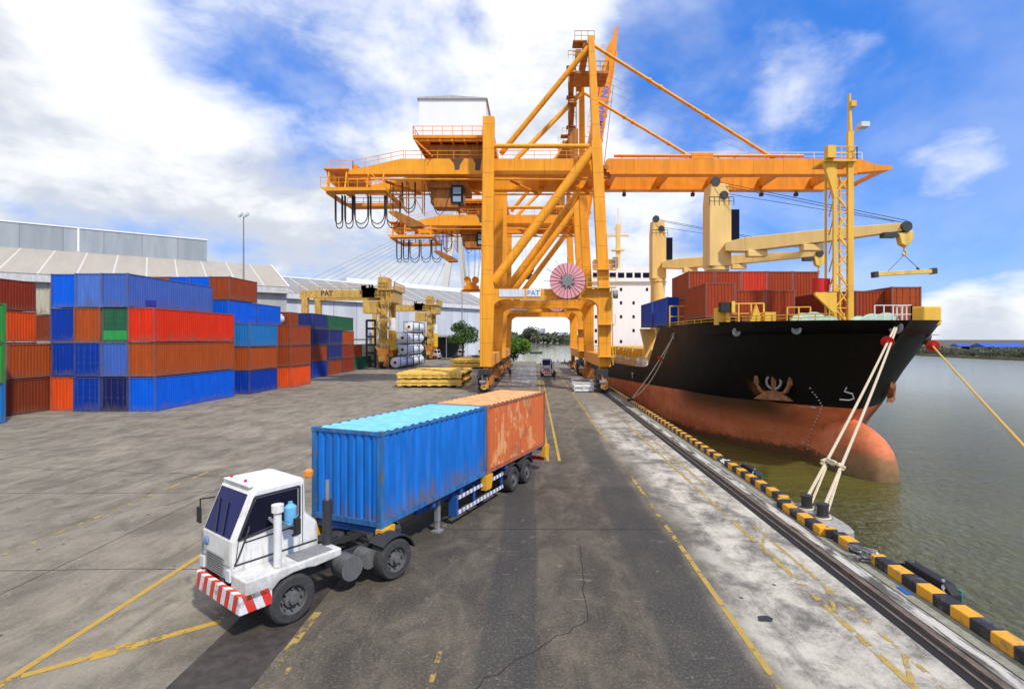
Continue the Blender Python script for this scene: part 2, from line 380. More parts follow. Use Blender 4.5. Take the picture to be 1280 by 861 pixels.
def water_mat(t, b):
    co = t.new('ShaderNodeTexCoord').outputs['Object']
    k = t.noise(co, .03, 3)
    t.put(b.inputs['Base Color'], t.mix(t.smooth(t.math('ADD', t.sep(co)[0], t.math('MULTIPLY', k, 10)), 30, 95), (.118, .112, .026), (.42, .41, .29)))  # paler offshore: reflected sky glare put into the base colour
    b.inputs['Roughness'].default_value = .10; b.inputs['IOR'].default_value = 1.75
    h = t.math('ADD', t.noise(t.map(co, (1, .7, 1), rot=(0, 0, .5)), 2.9, 5, .64, .5), t.math('MULTIPLY', t.noise(t.map(co, (.55, 1, 1), rot=(0, 0, -.3)), .42, 3, .5), 1.6))
    calm = t.math('ADD', t.math('MULTIPLY', t.math('MAXIMUM', t.smooth(t.sep(co)[1], 33, 22), t.smooth(t.sep(co)[0], 19, 25)), .85), .15)
    calm = t.math('MULTIPLY', calm, t.math('ADD', .22, t.math('MULTIPLY', t.smooth(t.vmath('LENGTH', co), 130, 28), .78)))
    t.put(b.inputs['Normal'], t.bump(t.math('MULTIPLY', h, calm), 1.0, .75))
M_WATER = mat('river_water', water_mat)
struct(sheet('water', [[(-6000, -900), (6000, -900), (6000, 9000), (-6000, 9000)]], WATER, M_WATER))

# painted lines, strips, rails
def worn_paint(name, col, cut=.47, base=None):
    def f(t, b):
        co = t.new('ShaderNodeTexCoord').outputs['Object']
        k = t.math('ADD', t.math('MULTIPLY', t.noise(co, 2.3, 7, .7), .6), t.math('MULTIPLY', t.noise(t.map(co, (1, .25, 1)), .5, 3), .4))
        m = t.smooth(k, cut - .035, cut + .035)
        c = t.mix(t.noise(co, 5, 4), [x * .65 for x in col], col)
        t.put(b.inputs['Base Color'], c); b.inputs['Roughness'].default_value = .75
        tr = t.new('ShaderNodeBsdfTransparent'); mx = t.new('ShaderNodeMixShader')
        t.put(mx.inputs[0], m); t.l.new(tr.outputs[0], mx.inputs[1]); t.l.new(b.outputs[0], mx.inputs[2])
        t.l.new(mx.outputs[0], t.n['Material Output'].inputs[0])
    return mat(name, f)
M_YL = worn_paint('worn_yellow_line', (.50, .33, .07), .485)
M_YLF = worn_paint('faded_yellow_line', (.50, .34, .09), .50)
M_YLS = worn_paint('solid_yellow_line', (.55, .34, .05), .42)
def line(x, y0, y1, wd=.13): return [(x - wd / 2, y0), (x + wd / 2, y0), (x + wd / 2, y1), (x - wd / 2, y1)]
def slant(a, b, wd):
    a, b = Vector((*a, 0)), Vector((*b, 0)); n = Vector((-(b - a).y, (b - a).x, 0)).normalized() * wd / 2
    return [((a - n).x, (a - n).y), ((b - n).x, (b - n).y), ((b + n).x, (b + n).y), ((a + n).x, (a + n).y)]
struct(sheet('lane_marking', [line(4.45, 3, 62, .14), line(4.45, 64, 130, .14)], .008, M_YL))
struct(sheet('lane_marking', [line(6.88, 3, 95, .15), line(7.42, 4, 18, .11), line(7.42, 19.5, 33, .11)], .008, M_YLF))
struct(sheet('lane_marking', [slant((6.88, 9.6), (7.42, 10.6), .1), slant((6.88, 12), (7.42, 13.4), .1), slant((7.42, 8.2), (6.88, 8.9), .1), slant((6.9, 16.), (7.42, 17.), .1)], .012, M_YLF))
struct(sheet('lane_marking', [line(.70, 27.3, 80, .15), line(1.30, 27.3, 80, .15)], .008, M_YLS))
struct(sheet('lane_marking', [line(-9.74, 3, 20.5, .16), slant((-9.6, 9.88), (-8.8, 10.47), .18), slant((-8.8, 10.47), (-8.2, 10.91), .34), slant((-8.2, 10.91), (-7.0, 11.8), .2)], .008, M_YLS))
struct(sheet('lane_marking', [line(-5.0, 3, 12.2, .17), line(-4.7, 9.8, 10.5, .1), line(-1.9, 9.2, 10.7, .1), line(-15.5, 14, 40, .14)], .008, M_YLF))
M_STRIP = paint('rail_cover_strip', (.064, .053, .044), .7, .3, .5, .25, .9, False, rustcol=(.13, .055, .03))
struct(sheet('rail_strip', [[(-6.66, -20), (-5.12, -20), (-5.12, QY - 2), (-6.66, QY - 2)]], .004, M_STRIP))
M_CRACK = plain('dark_joint', (.02, .019, .018), .9)
def wiggle(a, b, n=14, amp=.12, wd=.035):
    a, b = Vector((*a, 0)), Vector((*b, 0)); nn = Vector((-(b - a).y, (b - a).x, 0)).normalized(); ps = []
    for i in range(n + 1): ps.append(a.lerp(b, i / n) + nn * random.uniform(-amp, amp) * (0 if i in (0, n) else 1))
    return [[(p - nn * wd / 2).to_tuple()[:2], (q - nn * wd / 2).to_tuple()[:2], (q + nn * wd / 2).to_tuple()[:2], (p + nn * wd / 2).to_tuple()[:2]] for p, q in zip(ps, ps[1:])]
cr = []
for Y in (14.2, 21.5, 30, 40, 52): cr += wiggle((-34, Y), (-7, Y + .3), 20, .05, .022)
for Y in (17.5, 27, 36, 47, 58): cr += wiggle((-4.9, Y), (4.2, Y), 10, .04, .03)
for X in (-13.2, -20.5, -28): cr += wiggle((X, 9), (X, 90), 30, .05, .024)
cr += wiggle((-1.6, 9.1), (1.21, 11.9), 16, .09, .022) + wiggle((1.21, 11.9), (1.4, 16.2), 12, .07, .02)
cr += wiggle((-14, 20), (-8, 34), 16, .25, .03) + wiggle((-26, 26), (-12, 24), 16, .2, .03)
struct(sheet('joint', cr, .006, M_CRACK))
def plates(t, b):
    co = t.new('ShaderNodeTexCoord').outputs['Object']
    vo = t.new('ShaderNodeTexVoronoi'); t.put(vo.inputs['Vector'], t.map(co, (1.7, .55, 1))); vo.inputs['Scale'].default_value = 1
    c = t.mix(t.smooth(vo.outputs['Distance'], .28, .42), (.55, .55, .54), (.10, .095, .09))  # pale specks paint the glints of shiny paving into the colour
    t.put(b.inputs['Base Color'], t.mix(t.noise(co, .3, 3), c, (.16, .14, .12))); b.inputs['Roughness'].default_value = .5
struct(sheet('pavement', [[(-3.9, 70), (.35, 70), (.35, 128), (-3.9, 128)]], .004, mat('steel_plate_paving', plates)))
# water-side rail: slot and thin channel, their shade painted as flat black sheets; rail head, concrete strip
struct(sheet('rail_slot', [[(7.95, -20), (8.40, -20), (8.40, QY - 2), (7.95, QY - 2)], [(8.98, -20), (9.05, -20), (9.05, QY - 2), (8.98, QY - 2)]], .004, plain('rail_slot_shade', (.012, .011, .010), .9)))
b = MB(); b.box((8.41, -20, .002), (8.47, QY - 2, .055)); b.box((8.48, -20, .001), (8.62, QY - 2, .012)); b.box((8.17, -20, .004), (8.23, QY - 2, .03)); struct(b.build('rail', paint('rusty_rail', (.16, .12, .09), .6, .3, .5, .5, .8)))
def strip_mat(t, b):
    co = t.new('ShaderNodeTexCoord').outputs['Object']
    k = t.noise(t.map(co, (2.5, .35, 1)), 1.6, 7, .68, .5)
    c = t.mix(t.smooth(k, .40, .56), (.09, .08, .065), (.50, .47, .40))
    t.put(b.inputs['Base Color'], c); b.inputs['Roughness'].default_value = .85; t.put(b.inputs['Normal'], t.bump(k, .5, .02))
M_QSTRIP = mat('broken_concrete_strip', strip_mat)
b = MB(); b.box((8.63, -20, .002), (8.97, QY - 2, .04)); struct(b.build('rail_strip', M_QSTRIP))
struct(sheet('kerb_base', [[(9.06, -20), (QX - .01, -20), (QX - .01, QY - 2), (9.06, QY - 2)]], .006, paint('grey_edge_concrete', (.26, .25, .19), .85, .2, .4, 0, 1.5, False)))

def kerb(pts, label, wd=.36, h=.27):
    b = MB()
    for (x0, y0), (x1, y1) in zip(pts, pts[1:]): b.bar((x0, y0, h / 2 + .008), (x1, y1, h / 2 + .008), wd, h)
    return tag(b.build('kerb', M_KERB, bevel=.03), label, 'kerb', 'striped kerbs along the quay edge')
kerb([(9.62, -16), (9.62, 14.85)], 'nearest black and yellow kerb running out of the photo beside the water')
kerb([(9.52, 15.5), (9.52, 16.55)], 'shortest piece of black and yellow kerb, between chain gap and bollards')
kerb([(9.62, 16.75), (9.3, 16.9), (9.3, 19.9), (9.62, 20.1)], 'black and yellow kerb bent round the bollard pad')
kerb([(9.62, 20.3), (9.62, 26.3)], 'straight black and yellow kerb just beyond the roped bollards')
kerb([(9.62, 27.3), (9.62, 52)], 'black and yellow kerb beyond the far fender, beside the hull')
kerb([(9.62, 53.5), (9.62, 134)], 'farthest black and yellow kerb, running under the gantry cranes')
pad = MB(); pad.prism([(9.5, 16.9), (10.15, 16.9), (10.36, 17.1), (10.46, 17.5), (10.5, 18), (10.5, 19.2), (10.46, 19.6), (10.34, 19.9), (10.15, 20), (9.5, 20)], -.42, .11, 'z')
tag(pad.build('bollard_pad', M_CONCRETE, bevel=.04), 'concrete pad bulging over the water under two bollards', 'pad')
def bollard(x, y, label, h=.50):
    t = thing('bollard', label, 'bollard', (x, y, .11), group='mooring bollards', world=False)
    b = MB(); b.lathe([(.24, 0), (.24, .04), (.19, .08), (.185, h - .10), (.205, h - .07), (.205, h - .01), (.18, h), (.04, h + .01)], n=20); b.build('post', M_DARK, t, True)
    b = MB(); b.lathe([(.30, -.09), (.33, -.04), (.30, .0)], n=18); b.build('base_plate', M_CONCRETE, t)
    return t
bollard(10.02, 18.35, 'black mooring bollard with a rope round it, nearer one on the pad')
bollard(9.98, 19.35, 'black mooring bollard with a rope round it, farther one on the pad')
bollard(10.25, 6.3, 'black mooring bollard outside the photo, nearest of all').location.z = -.0
bollard(9.75, 53, 'small black bollard beside the hull holding the forward spring line', .4).location.z = 0.0

def fender(y, label, L=1.9):
    t = thing('fender', label, 'fender', (10.35, y, -.25), group='black fenders hung on the quay')
    b = MB(); b.prism([(y - L / 2, -.9), (y + L / 2, -.9), (y + L / 2, -.02), (y + L / 2 - .25, .16), (y - L / 2 + .25, .16), (y - L / 2, -.02)], 10.30, 10.58, 'x')
    b.build('fender_panel', M_BLACK, t, bevel=.03)
    b = MB(); b.box((10.582, y - L / 2 + .04, -.9), (10.62, y + L / 2 - .04, .05)); b.build('face_pad', paint('green_fender_pad', (.02, .22, .18), .6), t)
    b = MB(); b.box((10.05, y - .5, -.6), (10.30, y + .5, -.1)); b.build('rubber_block', M_BLACK, t)
    for s in (-1, 1):
        b = MB(); pts = [Vector((9.78, y + s * 1.35, .1)).lerp(Vector((10.42, y + s * .55, .17)), k / 10) - Vector((0, 0, .12 * math.sin(math.pi * k / 10))) for k in range(11)]
        for k in range(10):
            p, q = pts[k], pts[k + 1]; up = (0, 0, 1) if k % 2 else (1, 0, 0); b.bar(p, p.lerp(q, 1.25), .07, .03, up=up)
        b.build('chain', M_GREY, t)
fender(14.0, 'black rubber fender nearest the camera, chained beside the kerb end')
fender(25.5, 'black rubber fender chained outside the kerb beyond the bollards')
b = MB(); b.path([Vector((9.45 + .35 * math.sin(k * 1.9) , 14.9 + .35 * math.cos(k * 2.3) + k * .01, .05 + .012 * k)) for k in range(24)], .028, 5)
tag(b.build('chain_pile', M_GREY), 'pale loose chain heaped in the gap between kerb pieces', 'chain')

def sheet_of(x, y, w_, l_, label, m):
    rg = random.Random(4); b = MB(); n = 9; vs = [(x + w_ * i / n + rg.uniform(-.03, .03), y + l_ * j / n + rg.uniform(-.03, .03), .03 + rg.random() * .13) for i in range(n + 1) for j in range(n + 1)]
    b.add(vs, [(i * (n + 1) + j, (i + 1) * (n + 1) + j, (i + 1) * (n + 1) + j + 1, i * (n + 1) + j + 1) for i in range(n) for j in range(n)]); return tag(b.build('plastic_sheet', m, org=(x, y, 0)), label, 'plastic sheet')
M_SHEET = paint('crumpled_white_plastic', (.66, .64, .60), .5, .15, .4, 0, 3, False)
sheet_of(9.45, 15.05, .55, .5, 'crumpled white plastic in the kerb gap near the chained fender', M_SHEET); sheet_of(9.5, 26.45, .5, .8, 'crumpled white plastic in the far kerb gap before the hull', M_SHEET)

# ------------------------------------------------------------------ shipping containers
def corr(per, y0, y1, z0, z1, x, out, M=None, mb=None, dep=.04):          # trapezoid corrugation along y
    pts = []; n = max(2, round((y1 - y0) / per)); p = (y1 - y0) / n
    for i in range(n):
        a = y0 + i * p; pts += [(a, 0), (a + p * .22, 0), (a + p * .36, 1), (a + p * .86, 1)]
    pts.append((y1, 0)); vs = []; fs = []
    for yy, k in pts: vs += [(x - out * dep * (1 - k), yy, z0), (x - out * dep * (1 - k), yy, z1)]
    for i in range(len(pts) - 1): fs.append((2 * i, 2 * i + 2, 2 * i + 3, 2 * i + 1))
    mb.add(vs, fs, M)
CM = {}
def cont_meshes(L, W, H):
    key = (L, W, H)
    if key in CM: return CM[key]
    h = W / 2; e = .13; dm = CC['brown']; out = {}
    for nm, s in (('r', 1), ('l', -1)):
        b = MB(); corr(.29, e, L - e, .17, H - .11, s * (h - .025), s, None, b); out['side_wall' + nm] = b.mesh('side_wall', dm[0])
    RX = Matrix(((0, 1, 0, 0), (1, 0, 0, 0), (0, 0, 1, 0), (0, 0, 0, 1)))      # swap x,y
    b = MB(); corr(.29, -h + e, h - e, .17, H - .11, .035, -1, RX, b); out['end_wall'] = b.mesh('end_wall', dm[0])
    b = MB(); n = max(6, round(L / .4)); p = (L - .3) / n; vs = []; fs = []; k = 0
    for i in range(n):
        a = .15 + i * p
        for yy, zz in ((a, -.05), (a + p * .3, -.05), (a + p * .5, -.015), (a + p * .85, -.015)): vs += [(-h + .1, yy, H + zz), (h - .1, yy, H + zz)]
    for i in range(len(vs) // 2 - 1): fs.append((2 * i, 2 * i + 1, 2 * i + 3, 2 * i + 2))
    b.add(vs, fs); b.box((-h + .1, L - .14 - p * .15, H - .06), (h - .1, L - .12, H - .02)); out['roof'] = b.mesh('roof', dm[0])
    b = MB()
    for sx in (-1, 1):
        for y0 in (0, L - .15): b.box((sx * h - (.15 if sx > 0 else 0), y0 + (.01 if y0 == 0 else 0), .12), (sx * h + (0 if sx > 0 else .15), y0 + .14, H - .12))
        b.box((sx * h - (.05 if sx > 0 else -.002), .15, .02), (sx * h - (.002 if sx > 0 else -.05), L - .15, .17)); b.box((sx * h - (.06 if sx > 0 else -.002), .15, H - .11), (sx * h - (.002 if sx > 0 else -.06), L - .15, H - .03))
        for y0 in (-.004, L - .174):
            for z0 in (0, H - .12): b.box((sx * h - (.17 if sx > 0 else .004), y0, z0), (sx * h + (.004 if sx > 0 else .17), y0 + .178, z0 + .12))
    for y0 in (.012, L - .112): b.box((-h + .15, y0, .02), (h - .15, y0 + .1, .17)); b.box((-h + .15, y0, H - .11), (h - .15, y0 + .1, H - .02))
    b.box((-h + .06, .12, .1), (h - .06, L - .12, .14)); out['frame'] = b.mesh('frame', dm[1])
    for nm, s in (('l', -1), ('r', 1)):
        x0, x1 = (-h + .15, -.006) if s < 0 else (.006, h - .15)
        b = MB(); b.box((x0, .045, .175), (x1, .10, H - .115))
        for k in range(4): z = .35 + (H - .7) * (k + .5) / 4; b.box((x0 + .12, .030, z - (H - .8) / 9), (x1 - .12, .046, z + (H - .8) / 9))
        out['door' + nm] = b.mesh('door', dm[0])
        b = MB()
        for fx in (.28, .74): X = x0 + (x1 - x0) * fx; b.tube((X, .012, .13), (X, .012, H - .08), .022, 6); b.box((X - .12, .004, 1.15), (X + .12, .014, 1.22))
        out['lock' + nm] = b.mesh('lock_bar', dm[1])
    CM[key] = out; return out
def link(mesh, name, parent, m):
    o = bpy.data.objects.new(name, mesh); C.objects.link(o); o.parent = parent
    o.material_slots[0].link = 'OBJECT'; o.material_slots[0].material = m; return o
def container(x0, y0, z, col, label, L=6.06, W=2.35, H=2.99, group=None, doors=False, rz=0, mats=None, roof=None):
    if group and 'yard' in group: x0 += random.uniform(-.035, .035); y0 += random.uniform(-.07, .07)
    t = thing('shipping_container', label, 'container', (x0, y0, z), rz, group, False)
    me = cont_meshes(L, W, H); a, e = mats or CC[col]
    link(me['side_wallr'], 'side_wall', t, a); link(me['side_walll'], 'side_wall', t, a)
    link(me['roof'], 'roof', t, roof or a); link(me['frame'], 'frame', t, e)
    if doors:
        for s in 'lr': dd = link(me['door' + s], 'door', t, a); link(me['lock' + s], 'lock_bar', dd, e)
    else: link(me['end_wall'], 'end_wall', t, a)
    return t
BURY = 'maroon container buried inside the yard stacks, hidden by those in front'
GY = 'containers stacked in the yard'
W, P = 2.35, 3.03; HH = 2.99
def col(xr, W=2.35): return xr - W / 2
def stack(xr, y0, rows, L=6.06, H=HH, pitch=P, W=2.35, z0=0):
    for k, r in enumerate(rows):
        if r is None: continue
        c, lab, *o = r
        container(col(xr, W), y0, z0 + k * pitch, c, lab, o[0] if o and o[0] else L, W, H, GY, len(o) > 1 and o[1])
XR = -33.1; Y0 = 46.1
stack(XR, Y0, [('bright_blue', 'bright blue long container on the ground at the front right corner of the nearest stack', 12.19),
               ('orange_brown', 'plain brown long container between a blue one below and a red one above', 12.19),
               ('red', 'bright red long container, topmost on the right column of the nearest stack', 12.19)])
stack(XR - 2.39, Y0, [('navy', 'dark navy container on the ground beside the bright blue long one', 12.19, True),
                      ('periwinkle', 'periwinkle blue container end under the dark green one', 12.19),
                      ('green', 'dark green container end beside the bright red long one', 12.19, True),
                      ('periwinkle', 'faded periwinkle long container with a dark blue patch on its side, top of the stack', 12.19)])
stack(XR - 4.78, Y0, [('deep_blue', 'deep blue container on the ground left of the navy one', 12.19, True),
                      ('deep_blue', 'deep blue container in the second tier, below a brown one', 12.19, True),
                      ('orange_brown', 'brown container end between deep blue below and pale ribbed blue above', 12.19),
                      ('pale_periwinkle', 'pale ribbed blue container at the top, left of the periwinkle long one', 12.19)])
stack(XR - 7.25, Y0 + .5, [('orange_red', 'orange sliver of a container on the ground behind the left pair', 12.19),
                      ('deep_blue', 'deep blue container in the second tier, partly behind the left orange brown one', 12.19),
                      ('deep_blue', 'deep blue container in the third tier, leftmost of its stack', 12.19),
                      ('bright_blue', 'bright blue container at the top left of the nearest big stack', 12.19)])
stack(-43.0, 43.0, [('dark_brown', 'dark brown short container on the ground at the far left', 6.06, False), ('orange_brown', 'orange brown short container on top of the dark brown one at far left', 6.06, False)], H=2.95, pitch=2.98)
stack(-39.8, 27.6, [('sky_blue', 'blue container at the left edge of the photo, on the ground', 12.19), ('leaf_green', 'leaf green container at the left edge, lower one of two', 12.19), ('leaf_green', 'leaf green container at the left edge, upper one of two', 12.19)], pitch=3.0)
stack(-50.5, 41.4, [('maroon', 'container hidden behind the far left pair, lower one', 12.19), ('maroon', 'container hidden behind the far left pair, upper one', 12.19), ('orange_red', 'orange red container in the third tier at far left, under a maroon one', 12.19), ('maroon', 'maroon container topmost at the far left of the photo', 12.19)])
stack(-55, 60, [('maroon', 'container buried at the back of the far left gap', 12.19), ('cream_white', 'container hidden behind the orange brown pair', 12.19), ('dark_brown', 'dark brown container seen through the gap at left', 12.19), ('cream_white', 'cream container seen in the gap at left, below the warehouse', 12.19)])
H2, P2 = 2.68, 2.72
XB = -32.6
stack(XB, 60.5, [('deep_blue', 'deep blue short container on the ground behind the long blue one'), ('orange_brown', 'brown short container over the deep blue one, second stack'), ('sky_blue', 'scuffed sky blue short container in the third tier of the second stack')], 6.6, H2, P2)
for xr in (XB - 2.6, XB - 5.0, XB - 7.4, XB - 9.8):
    stack(xr, 61.5, [('maroon', BURY, 12.19)] * 3, 12.19, H2, P2)
stack(XB - 2.6, 60.9, [None, None, None, ('bright_blue', 'bright blue short container under the brown top one'), ('brown', 'brown short container crowning the second stack, below the warehouse roof')], 6.06, H2, P2)
stack(XB - 2.6, 67.2, [None, None, None, ('bright_blue', 'bright blue short container at the far end of the fourth tier')], 6.06, H2, P2)
for i, (xr, c, lab) in enumerate(((XB - 5, 'bright_blue', 'blue container top peeping over the periwinkle one, right of two'), (XB - 7.4, 'bright_blue', 'blue container top peeping over the periwinkle one, left of two'), (XB - 9.8, 'orange_brown', 'brown container top peeping over the periwinkle one'))):
    stack(xr, 61.5, [None, None, None, ('maroon', BURY)], 12.19, H2, P2); stack(xr, 61.2, [None] * 4 + [(c, lab)], 6.06, H2, P2)
stack(-31.6, 68.6, [('orange_red', 'orange red short container on the ground in the third stack'), ('brown', 'brown short container directly over the orange red one'), ('brown', 'brown short container topmost in the third stack')], 6.06, 2.7, 2.75)
stack(-35.7, 85, [('deep_blue', 'royal blue short container on the ground, fourth stack'), ('brown', 'brown short container between royal blue and navy ones'), ('navy', 'navy short container in the third tier of the fourth stack'), ('purple_navy', 'faded navy container topmost in the fourth stack')], 6.06, 2.6, 2.64)
stack(-35.9, 92.4, [('brown', 'brown short container on the ground beyond the royal blue one'), ('purple_navy', 'faded navy container in the second tier beyond the brown one'), ('purple_navy', 'faded navy container in the third tier below a green one'), ('green', 'dark green long container topmost at the far end of the yard', 12.19)], 6.06, 2.6, 2.64)
stack(-35.9, 99, [('maroon', 'dark maroon container on the ground behind the small green one'), ('maroon', 'maroon container hidden in the second tier, beyond the faded navy ones'), ('orange_brown', 'brown container in the third tier under the green long one')], 6.06, 2.6, 2.64)
stack(-36.8, 106.6, [('green', 'green long container on the ground beside the yard crane', 12.19, True), ('orange_brown', 'brown short container on top of the green ground one', 6.06, True)], 6.06, 2.6, 2.64)
stack(-36.8, 119.5, [('cream_white', 'cream grey container on the ground under the yard crane'), ('cream_white', 'cream grey container upon another, under the yard crane')], 6.06, 2.6, 2.64)
stack(-50, 108, [('maroon', 'container hidden at the back of the yard, bottom tier', 12.19), ('maroon', 'container hidden at the back of the yard, second tier', 12.19), ('brown', 'container hidden at the back of the yard, third tier', 12.19), ('brown', 'brown long container high at the back, left of the yard crane legs', 12.19)], 12.19, 2.9, 3.0)
b = MB(); b.box((0, -.66, 0), (.012, .66, .5)); b.build('paint_patch', paint('dark_blue_patch', (.02, .04, .34)), next(o for o in C.objects if o.get('label', '').startswith('faded periwinkle long')), org=(-1.181, -2.8, -.30))

b = MB(); b.box((-1.02, -.012, .18), (1.02, .0, 1.0)); b.build('paint_patch', paint('bright_green_patch', (.03, .30, .07), .5, .15, .3, .1), next(o for o in C.objects if o.get('label', '').startswith('dark green container end')), org=(0, 0, 0))

def tank(x, y, z, label, L=6.06, frame_m=M_DARK, m=None):
    t = thing('tank_container', label, 'tank container', (x, y, z), 0, 'tank containers stacked in the yard', False)
    Mx = Matrix.Translation((0, .2, 1.3)) @ Matrix.Rotation(R(-90), 4, 'X')
    b = MB(); b.lathe([(.3, 0), (.8, .06), (1.05, .2), (1.14, .45), (1.14, L - .85), (1.05, L - .6), (.8, L - .46), (.3, L - .4)], Mx, 22); b.build('tank', m or M_HOUSEW, t, True)
    b = MB()
    for yy in (.06, L - .06):
        for sx in (-1, 1): b.box((sx * 1.17 - .06, yy - .06, 0), (sx * 1.17 + .06, yy + .06, 2.6))
        for zz in (.06, 2.54): b.box((-1.11, yy - .05, zz - .06), (1.11, yy + .05, zz + .06))
    for sx in (-1, 1):
        for zz in (.07, 2.53): b.box((sx * 1.17 - .04, .12, zz - .045), (sx * 1.17 + .04, L - .12, zz + .045))
    b.build('frame', frame_m, t)
    b = MB(); b.lathe([(.32, 0), (.32, .05), (.22, .1)], Matrix.Translation((0, .13, 1.35)) @ Matrix.Rotation(R(90), 4, 'X'), 14); b.build('manhole', M_DARK, t)
    return t
tx = -29.6; names = ['bottom', 'second', 'third', 'top']; pos = ['nearest', 'second', 'third', 'farthest']
proto = tank(tx, 112, 0, 'white tank container nearest the camera, bottom row beside the yard crane')
for tier, first in ((0, 1), (1, 1), (2, 1), (3, 2)):
    for k in range(first, 4):
        c = copy_tree(proto); c.location = (tx, 112 + 6.2 * k, 2.64 * tier)
        c['label'] = 'white tank container, %s of its row, in the %s row of the tank stack' % (('nearest' if k == first and tier else pos[k]), names[tier])
c = copy_tree(proto); c.location = (-51.5, 101, 9); c['label'] = 'white tank container high among brown containers left of the yard'
for k in range(3): stack(-50.3, 100.6, [None] * k + [('maroon', BURY)], 6.06, 2.9, 3.0)

# ------------------------------------------------------------------ terminal truck
def wheel(parent, x, y, r=.52, wd=.30, side=1, name='wheel'):
    Mx = Matrix.Translation((x, y, r)) @ Matrix.Rotation(R(90 * side), 4, 'Y')
    b = MB(); b.lathe([(r * .60, -wd / 2), (r * .9, -wd / 2), (r * .985, -wd * .38), (r, -wd * .2), (r, wd * .2), (r * .985, wd * .38), (r * .9, wd / 2), (r * .60, wd / 2)], Mx, 32, False)
    o = b.build(name, M_RUBTYRE, parent, True)
    b = MB(); h_ = wd / 2; b.lathe([(r * .62, -h_ + .02), (r * .62, h_ - .03), (r * .64, h_ - .005), (r * .58, h_ - .01), (r * .54, h_ - .10), (r * .36, h_ - .15), (r * .33, h_ - .06), (r * .2, h_ - .04), (r * .18, h_ + .03), (r * .05, h_ + .04)], Mx, 24)
    for k in range(8):
        a = 2 * math.pi * k / 8; b.lathe([(.025, h_ - .13), (.02, h_ - .03)], Mx @ Matrix.Translation((0, 0, 0)) @ Matrix.Translation((r * .43 * math.cos(a), r * .43 * math.sin(a), 0)), 6)
    b.build('rim', M_RIM, o, True); return o
def cab_mat(t, b):
    v, co = jitter(t); x, y, z = t.sep(co)
    n = t.noise(t.map(co, (1, 1, .8)), 2.2, 8, .68); run = t.noise(t.map(co, (9, 9, .7)), 1.4, 6, .6); sp = t.noise(co, 26, 5, .7)
    c = t.mix(t.smooth(n, .3, .7), (.66, .64, .585), (.80, .785, .735))
    c = t.mix(t.math('MULTIPLY', t.smooth(run, .54, .72), .5), c, (.38, .33, .26))
    c = t.mix(t.math('MULTIPLY', t.smooth(n, .56, .70), .45), c, (.30, .27, .22))
    low = t.smooth(t.math('ADD', z, t.math('MULTIPLY', t.math('SUBTRACT', n, .5), 1.6)), 1.6, .8)
    c = t.mix(t.math('MULTIPLY', low, .55), c, (.27, .235, .185))
    c = t.mix(t.math('MULTIPLY', t.smooth(t.math('ADD', sp, t.math('MULTIPLY', n, .25)), .76, .82), .55), c, (.16, .09, .05))
    t.put(b.inputs['Base Color'], c); b.inputs['Roughness'].default_value = .5; b.inputs['Specular IOR Level'].default_value = .3
    t.put(b.inputs['Normal'], t.bump(t.noise(co, 1.7, 3), .25, .05))
M_CABW = mat('weathered_cab_paint', cab_mat)
